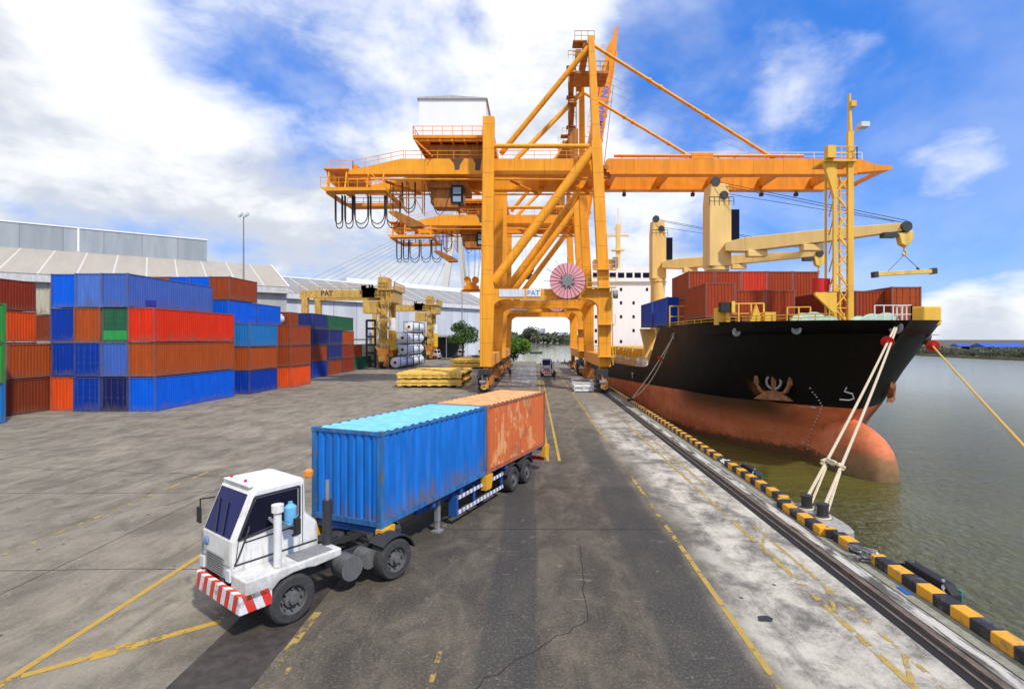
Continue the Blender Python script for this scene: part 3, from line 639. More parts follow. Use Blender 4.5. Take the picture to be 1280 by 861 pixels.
def tractor(loc, rz, label, group=None):
    t = thing('terminal_tractor', label, 'truck', loc, rz, group, False)
    b = MB()
    for s in (-1, 1): b.box((s * .42 - .06, -3.5, .62), (s * .42 + .06, .75, .88))
    for y in (-1.2, -.4, .6): b.box((-.36, y - .06, .66), (.36, y + .06, .84))
    b.build('chassis', M_DARK, t)
    b = MB(); b.tube((.5, -1.15, .62), (.98, -1.15, .62), .30, 16); b.tube((.5, -.62, .66), (.95, -.62, .66), .24, 16); b.build('fuel_tank', paint('dirty_tank', (.12, .118, .112), .6, .2, .5, .3, 2), t, True)
    b = MB(); b.box((-.95, -1.5, .5), (-.5, -.6, .95)); b.build('battery_box', M_DARK, t)
    b = MB()
    for k in range(4): b.path([(-.3 + .18 * k, -1.55, 1.15), (-.28 + .18 * k, -1.2, .98 + .03 * k), (-.1 + .1 * k, -.5, 1.0), (.0, .1, 1.06)], .022, 5)
    b.build('air_hose', M_BLACK, t)
    b = MB(); b.box((-.5, -.35, .88), (.5, .75, .96)); b.prism([(-.42, .96), (.42, .96), (.36, 1.06), (-.36, 1.06)], -.3, .8, 'y'); b.build('fifth_wheel', M_DARK, t)
    xa, xb = -1.05, .45
    b = MB(); prof = [(-3.78, 1.05), (-3.76, 1.93), (-3.34, 2.93), (-3.2, 3.0), (-2.15, 3.02), (-2.08, 2.92), (-2.06, 2.15), (-1.75, 1.85), (-1.72, 1.05)]
    b.prism([(y, z) for y, z in prof], xa, xb, 'x'); cab = b.build('cab', M_CABW, t, bevel=.085)
    def lean(z): return -3.76 + (z - 1.93) * .42
    b = MB(); z0, z1 = 1.98, 2.86
    b.add([(-.93, lean(z0) - .012, z0), (.33, lean(z0) - .012, z0), (.33, lean(z1) - .012, z1), (-.93, lean(z1) - .012, z1), (-.93, lean(z0) + .03, z0), (.33, lean(z0) + .03, z0), (.33, lean(z1) + .03, z1), (-.93, lean(z1) + .03, z1)], [(0, 1, 2, 3), (7, 6, 5, 4), (0, 4, 5, 1), (1, 5, 6, 2), (2, 6, 7, 3), (3, 7, 4, 0)])
    b.build('windscreen', M_WINDSHIELD, cab)
    for x in (xa - .006, xb - .014):
        b = MB(); b.prism([(-3.58, 1.98), (-3.24, 2.76), (-2.28, 2.78), (-2.28, 2.14)], x, x + .02, 'x'); b.build('side_window', M_GLASSD, cab)
    b = MB(); P4 = [(-3.62, 1.95), (-3.27, 2.80), (-2.24, 2.82), (-2.24, 2.10)]
    for p, q in zip(P4, P4[1:] + P4[:1]): b.bar((xb + .008, *p), (xb + .008, *q), .03, .05)
    b.bar((xb + .003, -3.5, 1.86), (xb + .003, -2.2, 1.90), .012, .03); b.bar((xb + .003, -3.7, 1.42), (xb + .003, -1.8, 1.42), .02, .035)
    b.build('door_trim', M_DARK, cab)
    b = MB(); b.bar((-.35, lean(2.0) - .03, 2.0), (-.75, lean(2.62) - .03, 2.62), .025); b.bar((.0, lean(2.0) - .03, 2.0), (-.3, lean(2.6) - .03, 2.6), .025); b.build('wiper', M_BLACK, cab)
    b = MB()
    for (p, q) in (((-3.68, 1.42), (-3.62, 1.93)), ((-2.16, 1.42), (-2.16, 2.1)), ((-2.16, 2.84), (-2.16, 2.1))): b.bar((xb + .003, *p), (xb + .003, *q), .012, .014)
    b.box((xb + .002, -2.42, 1.68), (xb + .03, -2.27, 1.73)); b.build('door_seam', M_DARK, cab)
    b = MB()
    for x in (-1.0, -.955): b.box((x, -3.79, 1.36), (x + .02, -3.77, 1.9))
    b.box((-1.0, -3.785, 1.40), (.40, -3.765, 1.415)); b.build('panel_seam', M_GREY, cab)
    b = MB()
    for k in range(8): b.box((-.72, -3.80, 1.12 + k * .055), (.12, -3.775, 1.15 + k * .055))
    b.build('grille', M_GREY, cab)
    b = MB(); b.lathe([(.10, 0), (.10, .03), (.04, .05)], Matrix.Translation((-.75, -3.775, 1.73)) @ Matrix.Rotation(R(90), 4, 'X'), 14); b.build('badge', paint('badge_blue', (.15, .25, .45)), cab)
    b = MB()
    for x in (-.93, .38): b.box((x - .09, -3.815, 1.10), (x + .09, -3.77, 1.34))
    for o in (b.build('headlight', M_LAMP, t),): pass
    # fenders with wheel arches
    def fender_poly(y0, y1): return [(y0, .86), (y0, 1.28), (y1, 1.30), (y1, 1.12), (-2.22, 1.08), (-2.42, 1.12), (-2.75, 1.12), (-3.05, 1.06), (-3.28, .86)]
    b = MB(); b.prism(fender_poly(-3.78, -1.55), xb + .004, 1.13, 'x'); b.build('fender', M_CABW, t, bevel=.03)
    b = MB(); b.prism(fender_poly(-3.78, -1.55), -1.13, xa - .004, 'x'); b.build('fender', M_CABW, t)
    b = MB(); b.prism([(-.98, -3.90), (1.10, -3.90), (1.13, -3.86), (1.13, -3.22), (1.0, -3.22), (1.0, -3.785), (-.9, -3.785), (-.9, -3.3), (-1.03, -3.3), (-1.03, -3.86)], .62, 1.02, 'z'); b.build('bumper', M_BUMPER, t, bevel=.02)
    wheel(t, .98, -2.75, .53, .32, 1); wheel(t, -.98, -2.75, .53, .32, -1)
    wheel(t, .96, 0, .53, .56, 1); wheel(t, -.96, 0, .53, .56, -1)
    b = MB(); arc = [(.60 * math.cos(a), .53 + .60 * math.sin(a)) for a in [R(15 + 15 * k) for k in range(9)]]
    b.prism(arc + [(p[0] * 1.06, (p[1] - .53) * 1.06 + .53) for p in arc[::-1]], .66, 1.26, 'x'); b.build('mudguard', M_DARK, t)
    b = MB(); b.tube((0, -2.75, .53), (0, -2.75, .531), .05); b.box((-.9, -2.81, .47), (.9, -2.69, .59)); b.box((-.8, -.09, .43), (.8, .09, .63)); b.build('axle', M_DARK, t)
    b = MB(); b.tube((.62, -1.62, .75), (.62, -1.62, 2.38), .115, 14); ex = b.build('exhaust_stack', M_DARK, t, True)
    b = MB(); b.tube((.62, -1.62, 2.38), (.62, -1.62, 2.86), .055, 10); b.build('exhaust_pipe', plain('chrome_pipe', (.7, .7, .72), .25, .9), ex)
    b = MB(); b.tube((.92, -3.0, 1.30), (.92, -3.0, 2.52), .085, 14); b.tube((.92, -3.0, 2.5), (.92, -3.0, 2.66), .13, 14); b.bar((.92, -3.0, 2.2), (.46, -2.95, 2.25), .05); b.build('air_intake', M_CABW, t, True)
    for x in (-.8, -.1): b = MB(); b.tube((x, -3.22, 2.97), (x, -3.22, 3.09), .035); b.build('roof_horn', M_RED, cab)
    b = MB(); b.bar((.3, -2.15, 2.9), (.42, -1.98, 3.0), .04); b.lathe([(.09, 0), (.10, .12), (.06, .17)], Matrix.Translation((.42, -1.98, 3.0)), 12); b.build('beacon', plain('amber_lens', (.8, .25, .02), .3), cab)
    b = MB(); b.lathe([(.13, 0), (.14, .05), (.14, .32), (.05, .40), (.05, .44)], Matrix.Translation((.62, -2.55, 2.12)), 14); b.box((.46, -2.7, 2.08), (.80, -2.4, 2.11)); b.build('water_bottle', plain('pale_blue_plastic', (.16, .45, .68), .25), t, True)
    b = MB(); b.path([(xb + .05, -3.72, 1.45), (xb + .09, -3.66, 1.6), (xb + .09, -3.46, 2.1), (xb + .03, -3.4, 2.2)], .018, 6); b.build('grab_rail', M_DARK, cab)
    b = MB(); b.box((xb + .05, -2.6, 1.285), (1.05, -1.75, 1.315)); b.build('tread_plate', M_GREY, t)
    b = MB(); b.path([(-1.02, -3.5, 2.6), (-1.3, -3.7, 2.55), (-1.3, -3.7, 2.2)], .02, 5); b.box((-1.40, -3.74, 2.0), (-1.22, -3.70, 2.36)); b.build('side_mirror', M_BLACK, t)
    b = MB(); b.box((xa + .12, -3.35, 2.985), (xb - .12, -2.25, 3.04)); b.build('roof_panel', M_CABW, cab, bevel=.02)
    b = MB(); b.box((-.72, -2.15, 1.6), (.1, -2.04, 2.75)); b.build('rear_window', M_GLASSD, cab)
    b = MB(); b.box((.88, -2.62, 1.88), (.99, -2.50, 2.24)); b.bar((.46, -2.5, 1.9), (.9, -2.52, 1.95), .03); b.build('side_mirror', M_BLACK, t)
    return t
TRL = -math.atan2(.38, .925)
tr1 = tractor((-4.60, 14.60, 0), -math.atan2(.6, .8), 'white terminal tractor with red striped bumper pulling two containers in the foreground', 'white terminal tractors')
tl = thing('container_trailer', 'blue skeletal trailer under the blue and the orange container', 'trailer', (-5.23, 14.56, 0), TRL, None, False)
b = MB()
for s in (-1, 1):
    b.box((s * .48 - .07, .15, .98), (s * .48 + .07, 2.6, 1.19)); b.box((s * .48 - .07, 2.6, .72), (s * .48 + .07, 12.15, 1.19))
for y in (.2, 2.7, 4.4, 6.05, 8.0, 9.8, 12.0): b.box((-1.14, y - .09, 1.02), (1.14, y + .09, 1.185))
b.build('chassis', M_BLUECH, tl)
for y in (.0, 5.95, 12.0):
    for s in (-1, 1): b = MB(); b.prism([(-.20, .70), (.24, .70), (.36, 1.215), (-.20, 1.215)], s * 1.2 - .12, s * 1.2 + .10, 'x', Matrix.Translation((0, y + .16, 0))); b.build('corner_bracket', M_YELLOWBR, tl)
for s in (-1, 1):
    b = MB(); b.box((s * .85 - .07, 3.25, .35), (s * .85 + .07, 3.4, 1.02)); b.box((s * .85 - .05, 3.27, .06), (s * .85 + .05, 3.38, .36)); b.box((s * .85 - .14, 3.17, .0), (s * .85 + .14, 3.48, .06)); b.build('landing_leg', M_GREY, tl)
    b = MB(); b.box((s * 1.16 - .02, 4.1, .86), (s * 1.16 + .02, 7.6, .98)); b.box((s * 1.16 - .02, 4.1, .36), (s * 1.16 + .02, 7.6, .48)); g = b.build('side_guard', M_REFLECT, tl)
    for y in (4.1, 5.3, 6.5, 7.56): b = MB(); b.box((s * 1.13 - .03, y - .05, .34), (s * 1.13 + .02, y + .05, 1.02)); b.build('guard_post', M_BLUECH, g)
    b = MB(); b.box((s * 1.0 - .14, 4.0, .30), (s * 1.0 + .17, 4.045, 1.0)); b.build('end_plate', M_BLUECH, g)
    for y in (8.45, 9.85):
        wheel(tl, s * 1.0, y, .52, .56, s); b = MB(); arc = [(.62 * math.cos(a), .52 + .62 * math.sin(a)) for a in [R(25 + 13 * k) for k in range(11)]]
        b.prism([(p[0] + y, p[1]) for p in arc] + [(p[0] * 1.06 + y, (p[1] - .52) * 1.06 + .52) for p in arc[::-1]], s * 1.0 - .3, s * 1.0 + .3, 'x'); b.build('mudguard', M_DARK, tl)
b = MB()
for y in (8.45, 9.85): b.box((-.8, y - .07, .45), (.8, y + .07, .6))
b.box((-.5, 4.6, .55), (.5, 5.6, .72)); b.tube((-.4, 6.4, .62), (.4, 6.4, .62), .16, 12); b.build('axle', M_DARK, tl)
b = MB(); b.box((-1.15, 12.1, .5), (1.15, 12.2, .68)); b.build('rear_bumper', M_RED, tl)
Rt = Matrix.Rotation(TRL, 3, 'Z')
def tpos(x, y, z): v = Rt @ Vector((x, y, z)); return (-5.23 + v.x, 14.56 + v.y, z)
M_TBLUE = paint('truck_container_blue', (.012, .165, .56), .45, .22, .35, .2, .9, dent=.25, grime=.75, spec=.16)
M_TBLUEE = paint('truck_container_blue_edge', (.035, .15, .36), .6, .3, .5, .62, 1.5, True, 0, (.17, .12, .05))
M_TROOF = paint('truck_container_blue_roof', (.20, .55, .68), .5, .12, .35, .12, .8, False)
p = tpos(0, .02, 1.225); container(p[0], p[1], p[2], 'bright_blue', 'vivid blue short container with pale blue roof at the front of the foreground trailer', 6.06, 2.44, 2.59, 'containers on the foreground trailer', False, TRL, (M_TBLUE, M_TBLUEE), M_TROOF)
def peeled(t, b):
    co = t.new('ShaderNodeTexCoord').outputs['Object']; x, y, z = t.sep(co)
    sn = t.vmath('SNAP', co, (10, .13, .10))
    yz = t.comb(0, t.math('MULTIPLY', t.sep(sn)[1], 1), t.math('MULTIPLY', t.sep(sn)[2], .8))
    k = t.noise(yz, 1.15, 5, .75)
    k2 = t.noise(co, .9, 4)
    m = t.math('MULTIPLY', t.smooth(k, .50, .56), t.math('MULTIPLY', t.smooth(y, 5.3, 4.6), t.smooth(k2, .36, .52)))
    c = t.mix(t.noise(t.map(co, (2, 2, .3)), 2, 5), (.52, .105, .022), (.66, .16, .035))
    c = t.mix(t.math('MULTIPLY', m, .75), c, (.74, .36, .15))
    c = t.mix(t.math('MULTIPLY', t.smooth(t.noise(co, 1.1, 5, .6), .52, .68), .5), c, (.22, .10, .05))
    t.put(b.inputs['Base Color'], c); b.inputs['Roughness'].default_value = .6
M_PEEL = mat('peeled_orange_paint', peeled)
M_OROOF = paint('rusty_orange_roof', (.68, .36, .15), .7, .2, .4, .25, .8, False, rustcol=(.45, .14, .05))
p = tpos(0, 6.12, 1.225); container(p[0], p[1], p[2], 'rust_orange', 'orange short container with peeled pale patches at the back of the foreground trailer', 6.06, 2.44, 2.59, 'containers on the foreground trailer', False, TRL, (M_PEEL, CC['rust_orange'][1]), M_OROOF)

def another(loc, rz, label):
    c = copy_tree(tr1); c.location = loc; c.rotation_euler = (0, 0, rz); c['label'] = label; return c
another((2.3, 91.5, 0), 0, 'white terminal tractor facing the camera on the lane under the gantry cranes')
another((-33, 168, 0), R(60), 'parked white tractor left of the tree by the warehouse, under the shed edge')
another((-25.5, 171, 0), R(55), 'parked white tractor right under the tree by the warehouse')
another((-19.5, 173, 0), R(60), 'parked white tractor right of the tree, beside the orange crane leg')

# ------------------------------------------------------------------ ship-to-shore gantry cranes
def sts_crane(Y, dY, label, raised, sign):
    t = thing('gantry_crane', label, 'gantry crane', (1.2, Y, 0), 0, 'orange ship-to-shore gantry cranes')
    frames = (Y, Y + dY); g1, g2 = Y + 2.4, Y + 9.2
    OR = M_ORANGE
    def wx(z): return 8.35 - (z - 12) * .0515                     # waterside leg centre line
    def lx(z): return -5.78 + (z - 4.5) * .011
    for i, y in enumerate(frames):
        b = MB(); b.bar((lx(3) - .02, y, 3.0), (lx(11.6) + .05, y, 11.6), 1.2, 1.38, 1.2, 1.75, up=(1, 0, 0)); b.bar((lx(11.6) + .05, y, 11.6), (lx(14), y, 14), 1.2, 1.75, 1.15, 1.36, up=(1, 0, 0)); b.bar((lx(14), y, 14), (lx(33), y, 32.9), 1.15, 1.36, up=(1, 0, 0)); b.build('landside_leg', OR, t, bevel=.04)
        b = MB(); b.bar((8.45, y, 3), (wx(12), y, 12), 1.2, 1.35, 1.2, 1.6, up=(1, 0, 0)); b.bar((wx(12), y, 12), (wx(30), y, 30), 1.15, 1.32, 1.15, 1.25, up=(1, 0, 0)); yt = y - i * 6; b.bar((wx(30), y, 30), (wx(42.6), yt, 42.6), 1.05, 1.0, .9, .72, up=(1, 0, 0)); b.build('waterside_leg', OR, t, bevel=.04)
        # portal beam with curved knees
        b = MB(); rr = 1.5; x0, x1 = -5.05, 7.72
        arcl = [(x0 + rr - rr * math.cos(a), 11.07 - rr + rr * math.sin(a)) for a in [R(9 * k) for k in range(11)]]
        arcr = [(x1 - rr + rr * math.cos(a), 11.07 - rr + rr * math.sin(a)) for a in [R(90 - 9 * k) for k in range(11)]]
        b.prism(arcl + arcr + [(x1 + .02, 12.3), (x0 - .02, 12.3)], y - .57, y + .57, 'y'); b.build('portal_beam', OR, t)
        b = MB(); b.tube((-4.9, y, 13.2), (wx(30), y, 29.7), .56, 14); b.build('diagonal_brace', OR, t, True)
        b = MB(); b.tube((-5.0, y, 29.5), (wx(29.5), y, 29.5), .27, 10); b.build('tie_tube', OR, t, True)
        gy = (g1, g2)[i]
        b = MB(); b.tube((wx(42) - .3, y - i * 6, 41.4), (-4.2, gy, 29.4), .33, 12); b.build('backstay', OR, t, True)
    for x in (-5.8, 8.45):
        b = MB(); b.box((x - .75, Y + .64, 3.05), (x + .75, Y + dY - .64, 4.5)); b.rail([(x - .74, Y + .7, 4.5), (x - .74, Y + dY - .7, 4.5)], 1, 2.2); b.build('sill_beam', OR, t, bevel=.03)
    for x in (-5.8, 8.2):
        for y in (Y + .6, Y + dY - .6):
            b = MB(); b.prism([(y - 2.4, 1.2), (y + 2.4, 1.2), (y + .9, 2.98), (y - .9, 2.98)], x - .32, x + .32, 'x')
            for k in (-1.5, 1.5): b.prism([(y + k - 1.15, .55), (y + k + 1.15, .55), (y + k + .7, 1.45), (y + k - .7, 1.45)], x - .45, x + .45, 'x')
            for k in (-1.9, -.4, 1.1): b.box((x - .85, y + k, 1.0), (x - .45, y + k + .6, 1.7)); b.box((x + .45, y + k, .9), (x + .8, y + k + .5, 1.8))
            bg_ = b.build('bogie', M_ORDIRT, t)
            b = MB()
            for k in (-2.15, -.95, .85, 2.05): b.lathe([(.34, -.12), (.40, -.1), (.40, .1), (.34, .12)], Matrix.Translation((x, y + k, .42)) @ Matrix.Rotation(R(90), 4, 'Y'), 16)
            b.build('wheel_set', M_DARK, bg_)
        b = MB(); b.tube((x, Y - 2.5, .62), (x, Y - 1.8, .62), .22, 12); b.build('rail_buffer', M_HAZARD, t)
        b = MB(); rg = random.Random(int(Y + x)); b.box((x - .85, Y - 1.3, .75), (x + .5, Y + .1, 2.75)); b.box((x - .75, Y - 1.5, .2), (x + .55, Y - .3, .8))
        for k in range(16): p_ = (x + rg.uniform(-.95, .55), Y - 1.5 + rg.uniform(-.4, .5), rg.uniform(.35, 2.2)); b.box(p_, (p_[0] + rg.uniform(.15, .5), p_[1] + rg.uniform(.3, .7), p_[2] + rg.uniform(.15, .55)))
        du = b.build('drive_unit', M_DARK, t, bevel=.03)
        b = MB(); b.tube((x - .6, Y - 1.75, 1.3), (x + .1, Y - 1.75, 1.3), .22, 12); b.tube((x - .3, Y - 1.9, .9), (x - .3, Y - 1.9, 2.1), .05, 6); b.build('drive_motor', M_GREY, du)
    # cross beams along the quay
    for (x, z) in ((lx(31), 31.6), (wx(31), 31.2)):
        b = MB(); b.box((x - .45, Y + .6, z - .5), (x + .45, Y + dY - .6, z + .5)); b.build('cross_beam', OR, t)
    for (x, z) in ((lx(12), 11.7), (8.3, 11.7)):
        b = MB(); b.box((x - .4, Y + .6, z - .45), (x + .4, Y + dY - .6, z + .45)); b.build('cross_beam', OR, t)
    # twin girders on the land side
    for gi, gy in enumerate((g1, g2)):
        b = MB(); b.prism([(8.2, 27.15), (8.2, 28.65), (-16.5, 28.65), (-22.5, 27.3), (-23.2, 27.3), (-23.2, 27.15)], gy - .5, gy + .5, 'y')
        b.box((-23, gy - .62, 26.70), (8.2, gy + .62, 27.15)); b.box((-23, gy - .75, 26.0), (8.2, gy - .55 + .2, 26.15))
        gd = b.build('girder', OR, t)
        b = MB(); b.rail([(-16, gy - .45, 28.65), (6, gy - .45, 28.65)], 1, 2); b.rail([(-25.5, gy - .45, 27.4), (-22.5, gy - .45, 27.4), (-16.2, gy - .45, 28.7)], 1, 1.6); b.build('handrail', OR, gd)
        if gi == 0:
            for pg in ([(-10.5, 28.652), (-8.7, 28.652), (-9.2, 27.9), (-9.3, 27.3), (-9.8, 27.2), (-10.0, 28.1)], [(-7.6, 28.652), (-6.5, 28.652), (-6.7, 27.6), (-6.7, 27.0), (-7.4, 27.05), (-7.3, 28)]): b = MB(); b.prism(pg, gy - .505, gy - .512, 'y'); b.build('oil_stain', plain('black_grease', (.10, .05, .02), .6), gd)
    for x in (-22.6, -14, 1, 7.6): b = MB(); b.box((x - .35, g1 + .51, 27.0), (x + .35, g2 - .51, 28.2)); b.build('girder_tie', M_ORANGE2, t)
    for x in (-19, -11, -3, 4): b = MB(); b.bar((x, g1 + .4, 26.2), (x + 3.5, g2 - .4, 26.2), .25); b.build('girder_brace', M_ORANGE2, t)
    # land-side tail platform
    b = MB()
    for ya, yb in ((g1 - 1.3, g1 + .5), (g2 - .5, g2 + 1.3)): b.prism([(-26.3, 24.9), (-25.6, 24.45), (-18.2, 24.55), (-18.2, 24.9)], ya, yb, 'y')
    b.box((-26.2, g1 + .5, 24.6), (-25.6, g2 - .5, 24.9)); b.box((-18.8, g1 + .5, 24.6), (-18.2, g2 - .5, 24.9)); b.rail([(-26.2, g1 - 1.25, 24.9), (-18.3, g1 - 1.25, 24.9)], 1.2, 1.1); b.rail([(-26.2, g2 + 1.25, 24.9), (-18.3, g2 + 1.25, 24.9)], 1.2, 1.1)
    for x in (-25.4, -23.2, -20.5, -18.6): b.bar((x, g1 - 1.2, 24.9), (x, g1 - .6, 27.0), .16); b.bar((x, g2 + 1.2, 24.9), (x, g2 + .6, 27.0), .16)
    b.bar((-20.4, g1 - 1.2, 27), (-18.4, g1 - 1.2, 25), .14); b.bar((-25.9, g1, 27.4), (-25.2, g1 - 1, 25), .14)
    b.box((-26, g1 - .9, 27.25), (-22.9, g2 + .9, 27.4)); b.tube((-25.2, g1, 26.3), (-25.2, g2, 26.3), .55, 12); b.build('tail_platform', OR, t)
    # machine house on its platform
    b = MB(); b.box((-14.9, g1 - 1.2, 30.95), (-5.2, g2 + 1.2, 31.3)); b.rail([(-14.9, g1 - 1.15, 31.3), (-5.2, g1 - 1.15, 31.3)], 1.1, 1.2); b.rail([(-14.85, g1 - 1.1, 31.3), (-14.85, g2 + 1.1, 31.3)], 1.1, 1.2)
    for k in range(7): b.box((-14.7 + k * 1.5, g1 - 1.1, 30.6), (-14.5 + k * 1.5, g2 + 1.1, 30.95))
    b.box((-14.6, g1 - 1.0, 30.62), (-5.4, g1 - .8, 30.94)); b.box((-5.75, g1 - .6, 28.7), (-5.35, g2 + .6, 30.6))
    for q in (-.6, .2): b.bar((-14.6, g1 - 1.0 + q * .3, 30.7), (-12.6, g1 - .5 + q * .3, 28.9), .16)
    for k in range(6): b.bar((-14.4 + k * .34, g1 - 1.2, 30.5 - k * .3), (-14.4 + k * .34, g1 - .5, 30.5 - k * .3), .08)
    b2_ = MB(); b2_.prism([(-13.2, 30.6), (-6.0, 30.6), (-6.0, 28.66), (-12.0, 28.66)], g1 + .1, g2 - .1, 'y')
    b2_.build('winch_frame', M_ORDIRT, t)  # darker paint puts shade into the recess under the platform
    b.build('machine_platform', M_ORANGE2, t)
    b = MB(); b.box((-14.3, g1 - .5, 31.32), (-6.0, g2 + .5, 36.0)); mh = b.build('machine_house', M_HOUSEW, t)
    b = MB(); b.prism([(-14.5, 36.0), (-5.8, 36.0), (-5.8, 36.12), (-10.2, 36.4), (-14.5, 36.2)], g1 - .7, g2 + .7, 'y'); b.build('house_roof', paint('house_roof_grey', (.45, .45, .44)), mh)
    # trolley with cab
    b = MB(); b.box((-13.5, g1 + .8, 25.4), (-8.5, g2 - .8, 26.2)); b.box((-13.2, g1 + 1.2, 23.6), (-10.6, g2 - 2.0, 25.4)); b.box((-12.6, g1 + .4, 22.9), (-9.6, g1 + 2.6, 24.0)); tro = b.build('trolley', M_ORDIRT, t)
    b = MB(); b.box((-10.4, g1 + .2, 23.4), (-8.9, g1 + 2.2, 25.6)); b.build('operator_cab', M_GLASSD, tro)
    b = MB(); b.box((-10.2, g1 + .18, 23.5), (-9.2, g1 + .199, 24.2)); b.box((-10.2, g1 + .18, 24.5), (-9.2, g1 + .199, 25.3)); b.build('cab_pane', glass('pale_pane', (.25, .35, .45)), tro)
    b = MB()
    for x in (-18, -16, -14): b.bar((x, g1 + .2, 26.1), (x, g1 + .2, 22.0), .12); b.bar((x, g1 + 1.3, 26.1), (x, g1 + 1.3, 22.0), .12)
    b.bar((-18, g1 + .2, 26), (-16, g1 + .2, 22.2), .09); b.bar((-16, g1 + .2, 26), (-14, g1 + .2, 22.2), .09); b.bar((-18, g1 + .2, 24), (-14, g1 + .2, 24), .1)
    b.prism([(-18.3, 22.2), (-17.2, 22.3), (-14.0, 20.8), (-14.0, 20.4), (-15.6, 20.3)], g1 - .1, g1 + 1.4, 'y'); b.build('maintenance_cage', M_ORDIRT, t)
    b = MB()
    fx = [-25.0, -23.8, -22.6, -20.6, -18.6, -16.6] ; fw = [.85, .95, 1.7, 1.8, 1.7, 1.6]
    for x, wd in zip(fx, fw):
        for off, dep in ((0, 3.6), (.35, 4.1)):
            yy = g1 + .3 + off; top = 24.35 if x < -18 else 26; low = top - dep if x < -18 else 22.6 - off
            pts = [(x, yy, top), (x + .02, yy, low + wd * .7)] + [(x + wd / 2 - wd / 2 * math.cos(a), yy, low + wd * .7 - wd * .7 * math.sin(a)) for a in [R(30 * k) for k in range(1, 6)]] + [(x + wd, yy, low + wd * .7), (x + wd, yy, top)]
            b.path(pts, .07, 5)
    b.path([(-13.5 + .32 * k, g1 + .4, 25.8 - 3.9 * math.sin(math.pi * k / 10)) for k in range(11)], .05, 5)
    b.build('festoon_cable', M_CABLE, t)
    # top platform between the two mast heads, stairs
    zt = 38.6
    b = MB(); b.box((5.0, Y + .7, zt), (9.0, Y + 4.2, zt + .3)); b.rail([(5.0, Y + .75, zt + .3), (9.0, Y + .75, zt + .3), (9.0, Y + 4.2, zt + .3)], 1.2, 1.0)
    b.box((5.9, Y + .5, 41.6), (6.7, Y + dY - 6.4, 42.2)); b.rail([(4.9, Y + .6, 42.6), (7.3, Y + .6, 42.6)], 1.1, .7); b.box((4.7, Y + .6, 42.45), (6.4, Y + 2.2, 42.6)); b.box((5.0, Y + .6, 40.7), (5.7, Y + 1.8, 41.5)); b.rail([(4.7, Y + .6, 40.2), (5.9, Y + .6, 40.2)], 1, .6); b.build('mast_platform', M_ORDIRT, t)
    b = MB(); sx, sy = 4.9, Y + 5.2; z = 28.8; k = 0
    while z < 41:
        b.bar((sx, sy + (k % 2) * 2.4, z), (sx, sy + 2.4 - (k % 2) * 2.4, z + 2.0), .7, .12); b.box((sx - .6, sy - .6 + (1 - k % 2) * 2.4, z + 1.95), (sx + .6, sy + .6 + (1 - k % 2) * 2.4, z + 2.03)); b.rail([(sx - .5, sy, z + 2), (sx + .5, sy, z + 2)], 1, 1); z += 2.0; k += 1
    for q in (-.5, .5): b.bar((sx + q, sy - .5, 28.6), (sx + q, sy - .5, 41), .09)
    b.prism([(2.4, 28.7), (5.6, 28.7), (5.6, 33.2), (5.0, 33.2)], sy - 1.2, sy + 3, 'y'); b.build('access_stair', M_ORDIRT, t)
    b = MB(); lxx = wx(8) + .75
    for q in (-.3, .3): b.bar((lxx + .12, Y - .25 + q, 3.2), (lxx + .12 - .2, Y - .25 + q, 12.3), .07)
    for k in range(24): b.bar((lxx + .1, Y - .55, 3.5 + k * .37), (lxx + .1, Y + .05, 3.5 + k * .37), .05)
    for zc in (4.2, 8.0): b.box((7.5, Y - 1.5, zc), (9.5, Y - .62, zc + .1)); b.rail([(7.5, Y - 1.45, zc + .1), (9.5, Y - 1.45, zc + .1)], 1.1, .65)
    b.box((6.2, Y - 1.3, 12.35), (9.6, Y - .6, 12.5)); b.rail([(6.2, Y - 1.25, 12.5), (9.6, Y - 1.25, 12.5)], 1.1, .8); b.rail([(7.0, Y - 1.25, 14.6), (9.6, Y - 1.25, 14.6)], 1.1, .8); b.box((7.0, Y - 1.3, 14.5), (9.7, Y - .6, 14.6)); b.build('leg_ladder', M_SHIPY, t)
    b = MB(); b.box((9.3, Y - 1.1, 14.8), (9.9, Y - .5, 16.0)); b.build('electrical_box', M_GREY, t); b = MB(); b.tube((9.3, Y - 1.3, 11.6), (9.8, Y - 1.3, 11.6), .5, 12); b.build('horn_drum', M_GREY, t)
    # cable reel on the portal beam
    cx, cz, yr = 3.9, 13.2, Y - 1.15
    Mr = Matrix.Translation((cx, yr, cz)) @ Matrix.Rotation(R(90), 4, 'X')
    b = MB(); b.lathe([(.5, .15), (2.1, .12), (2.1, -.12), (.5, -.15)], Mr, 40); rl = b.build('cable_reel', M_PINK, t, True)
    b = MB()
    for k in range(24):
        a = 2 * math.pi * k / 24; b.bar((cx + .4 * math.cos(a), yr - .17, cz + .4 * math.sin(a)), (cx + 2.1 * math.cos(a), yr - .15, cz + 2.1 * math.sin(a)), .035)
        if k % 2 == 0: b.bar((cx + 2.1 * math.cos(a), yr, cz + 2.1 * math.sin(a)), (cx + 2.75 * math.cos(a), yr, cz + 2.75 * math.sin(a)), .04); b.bar((cx + 2.75 * math.cos(a), yr - .2, cz + 2.75 * math.sin(a)), (cx + 2.75 * math.cos(a), yr + .2, cz + 2.75 * math.sin(a)), .05)
    b.build('reel_spoke', M_DARK, rl)
    b = MB(); n = 9
    star = [(cx + (0.95 if k % 2 else .55) * math.cos(math.pi * k / n), cz + (0.95 if k % 2 else .55) * math.sin(math.pi * k / n)) for k in range(2 * n)]
    b.prism(star, yr - .32, yr - .18, 'y'); b.tube((cx, yr - .3, cz), (cx, Y - .5, cz), .3, 12); b.build('reel_hub', M_GREY, rl)
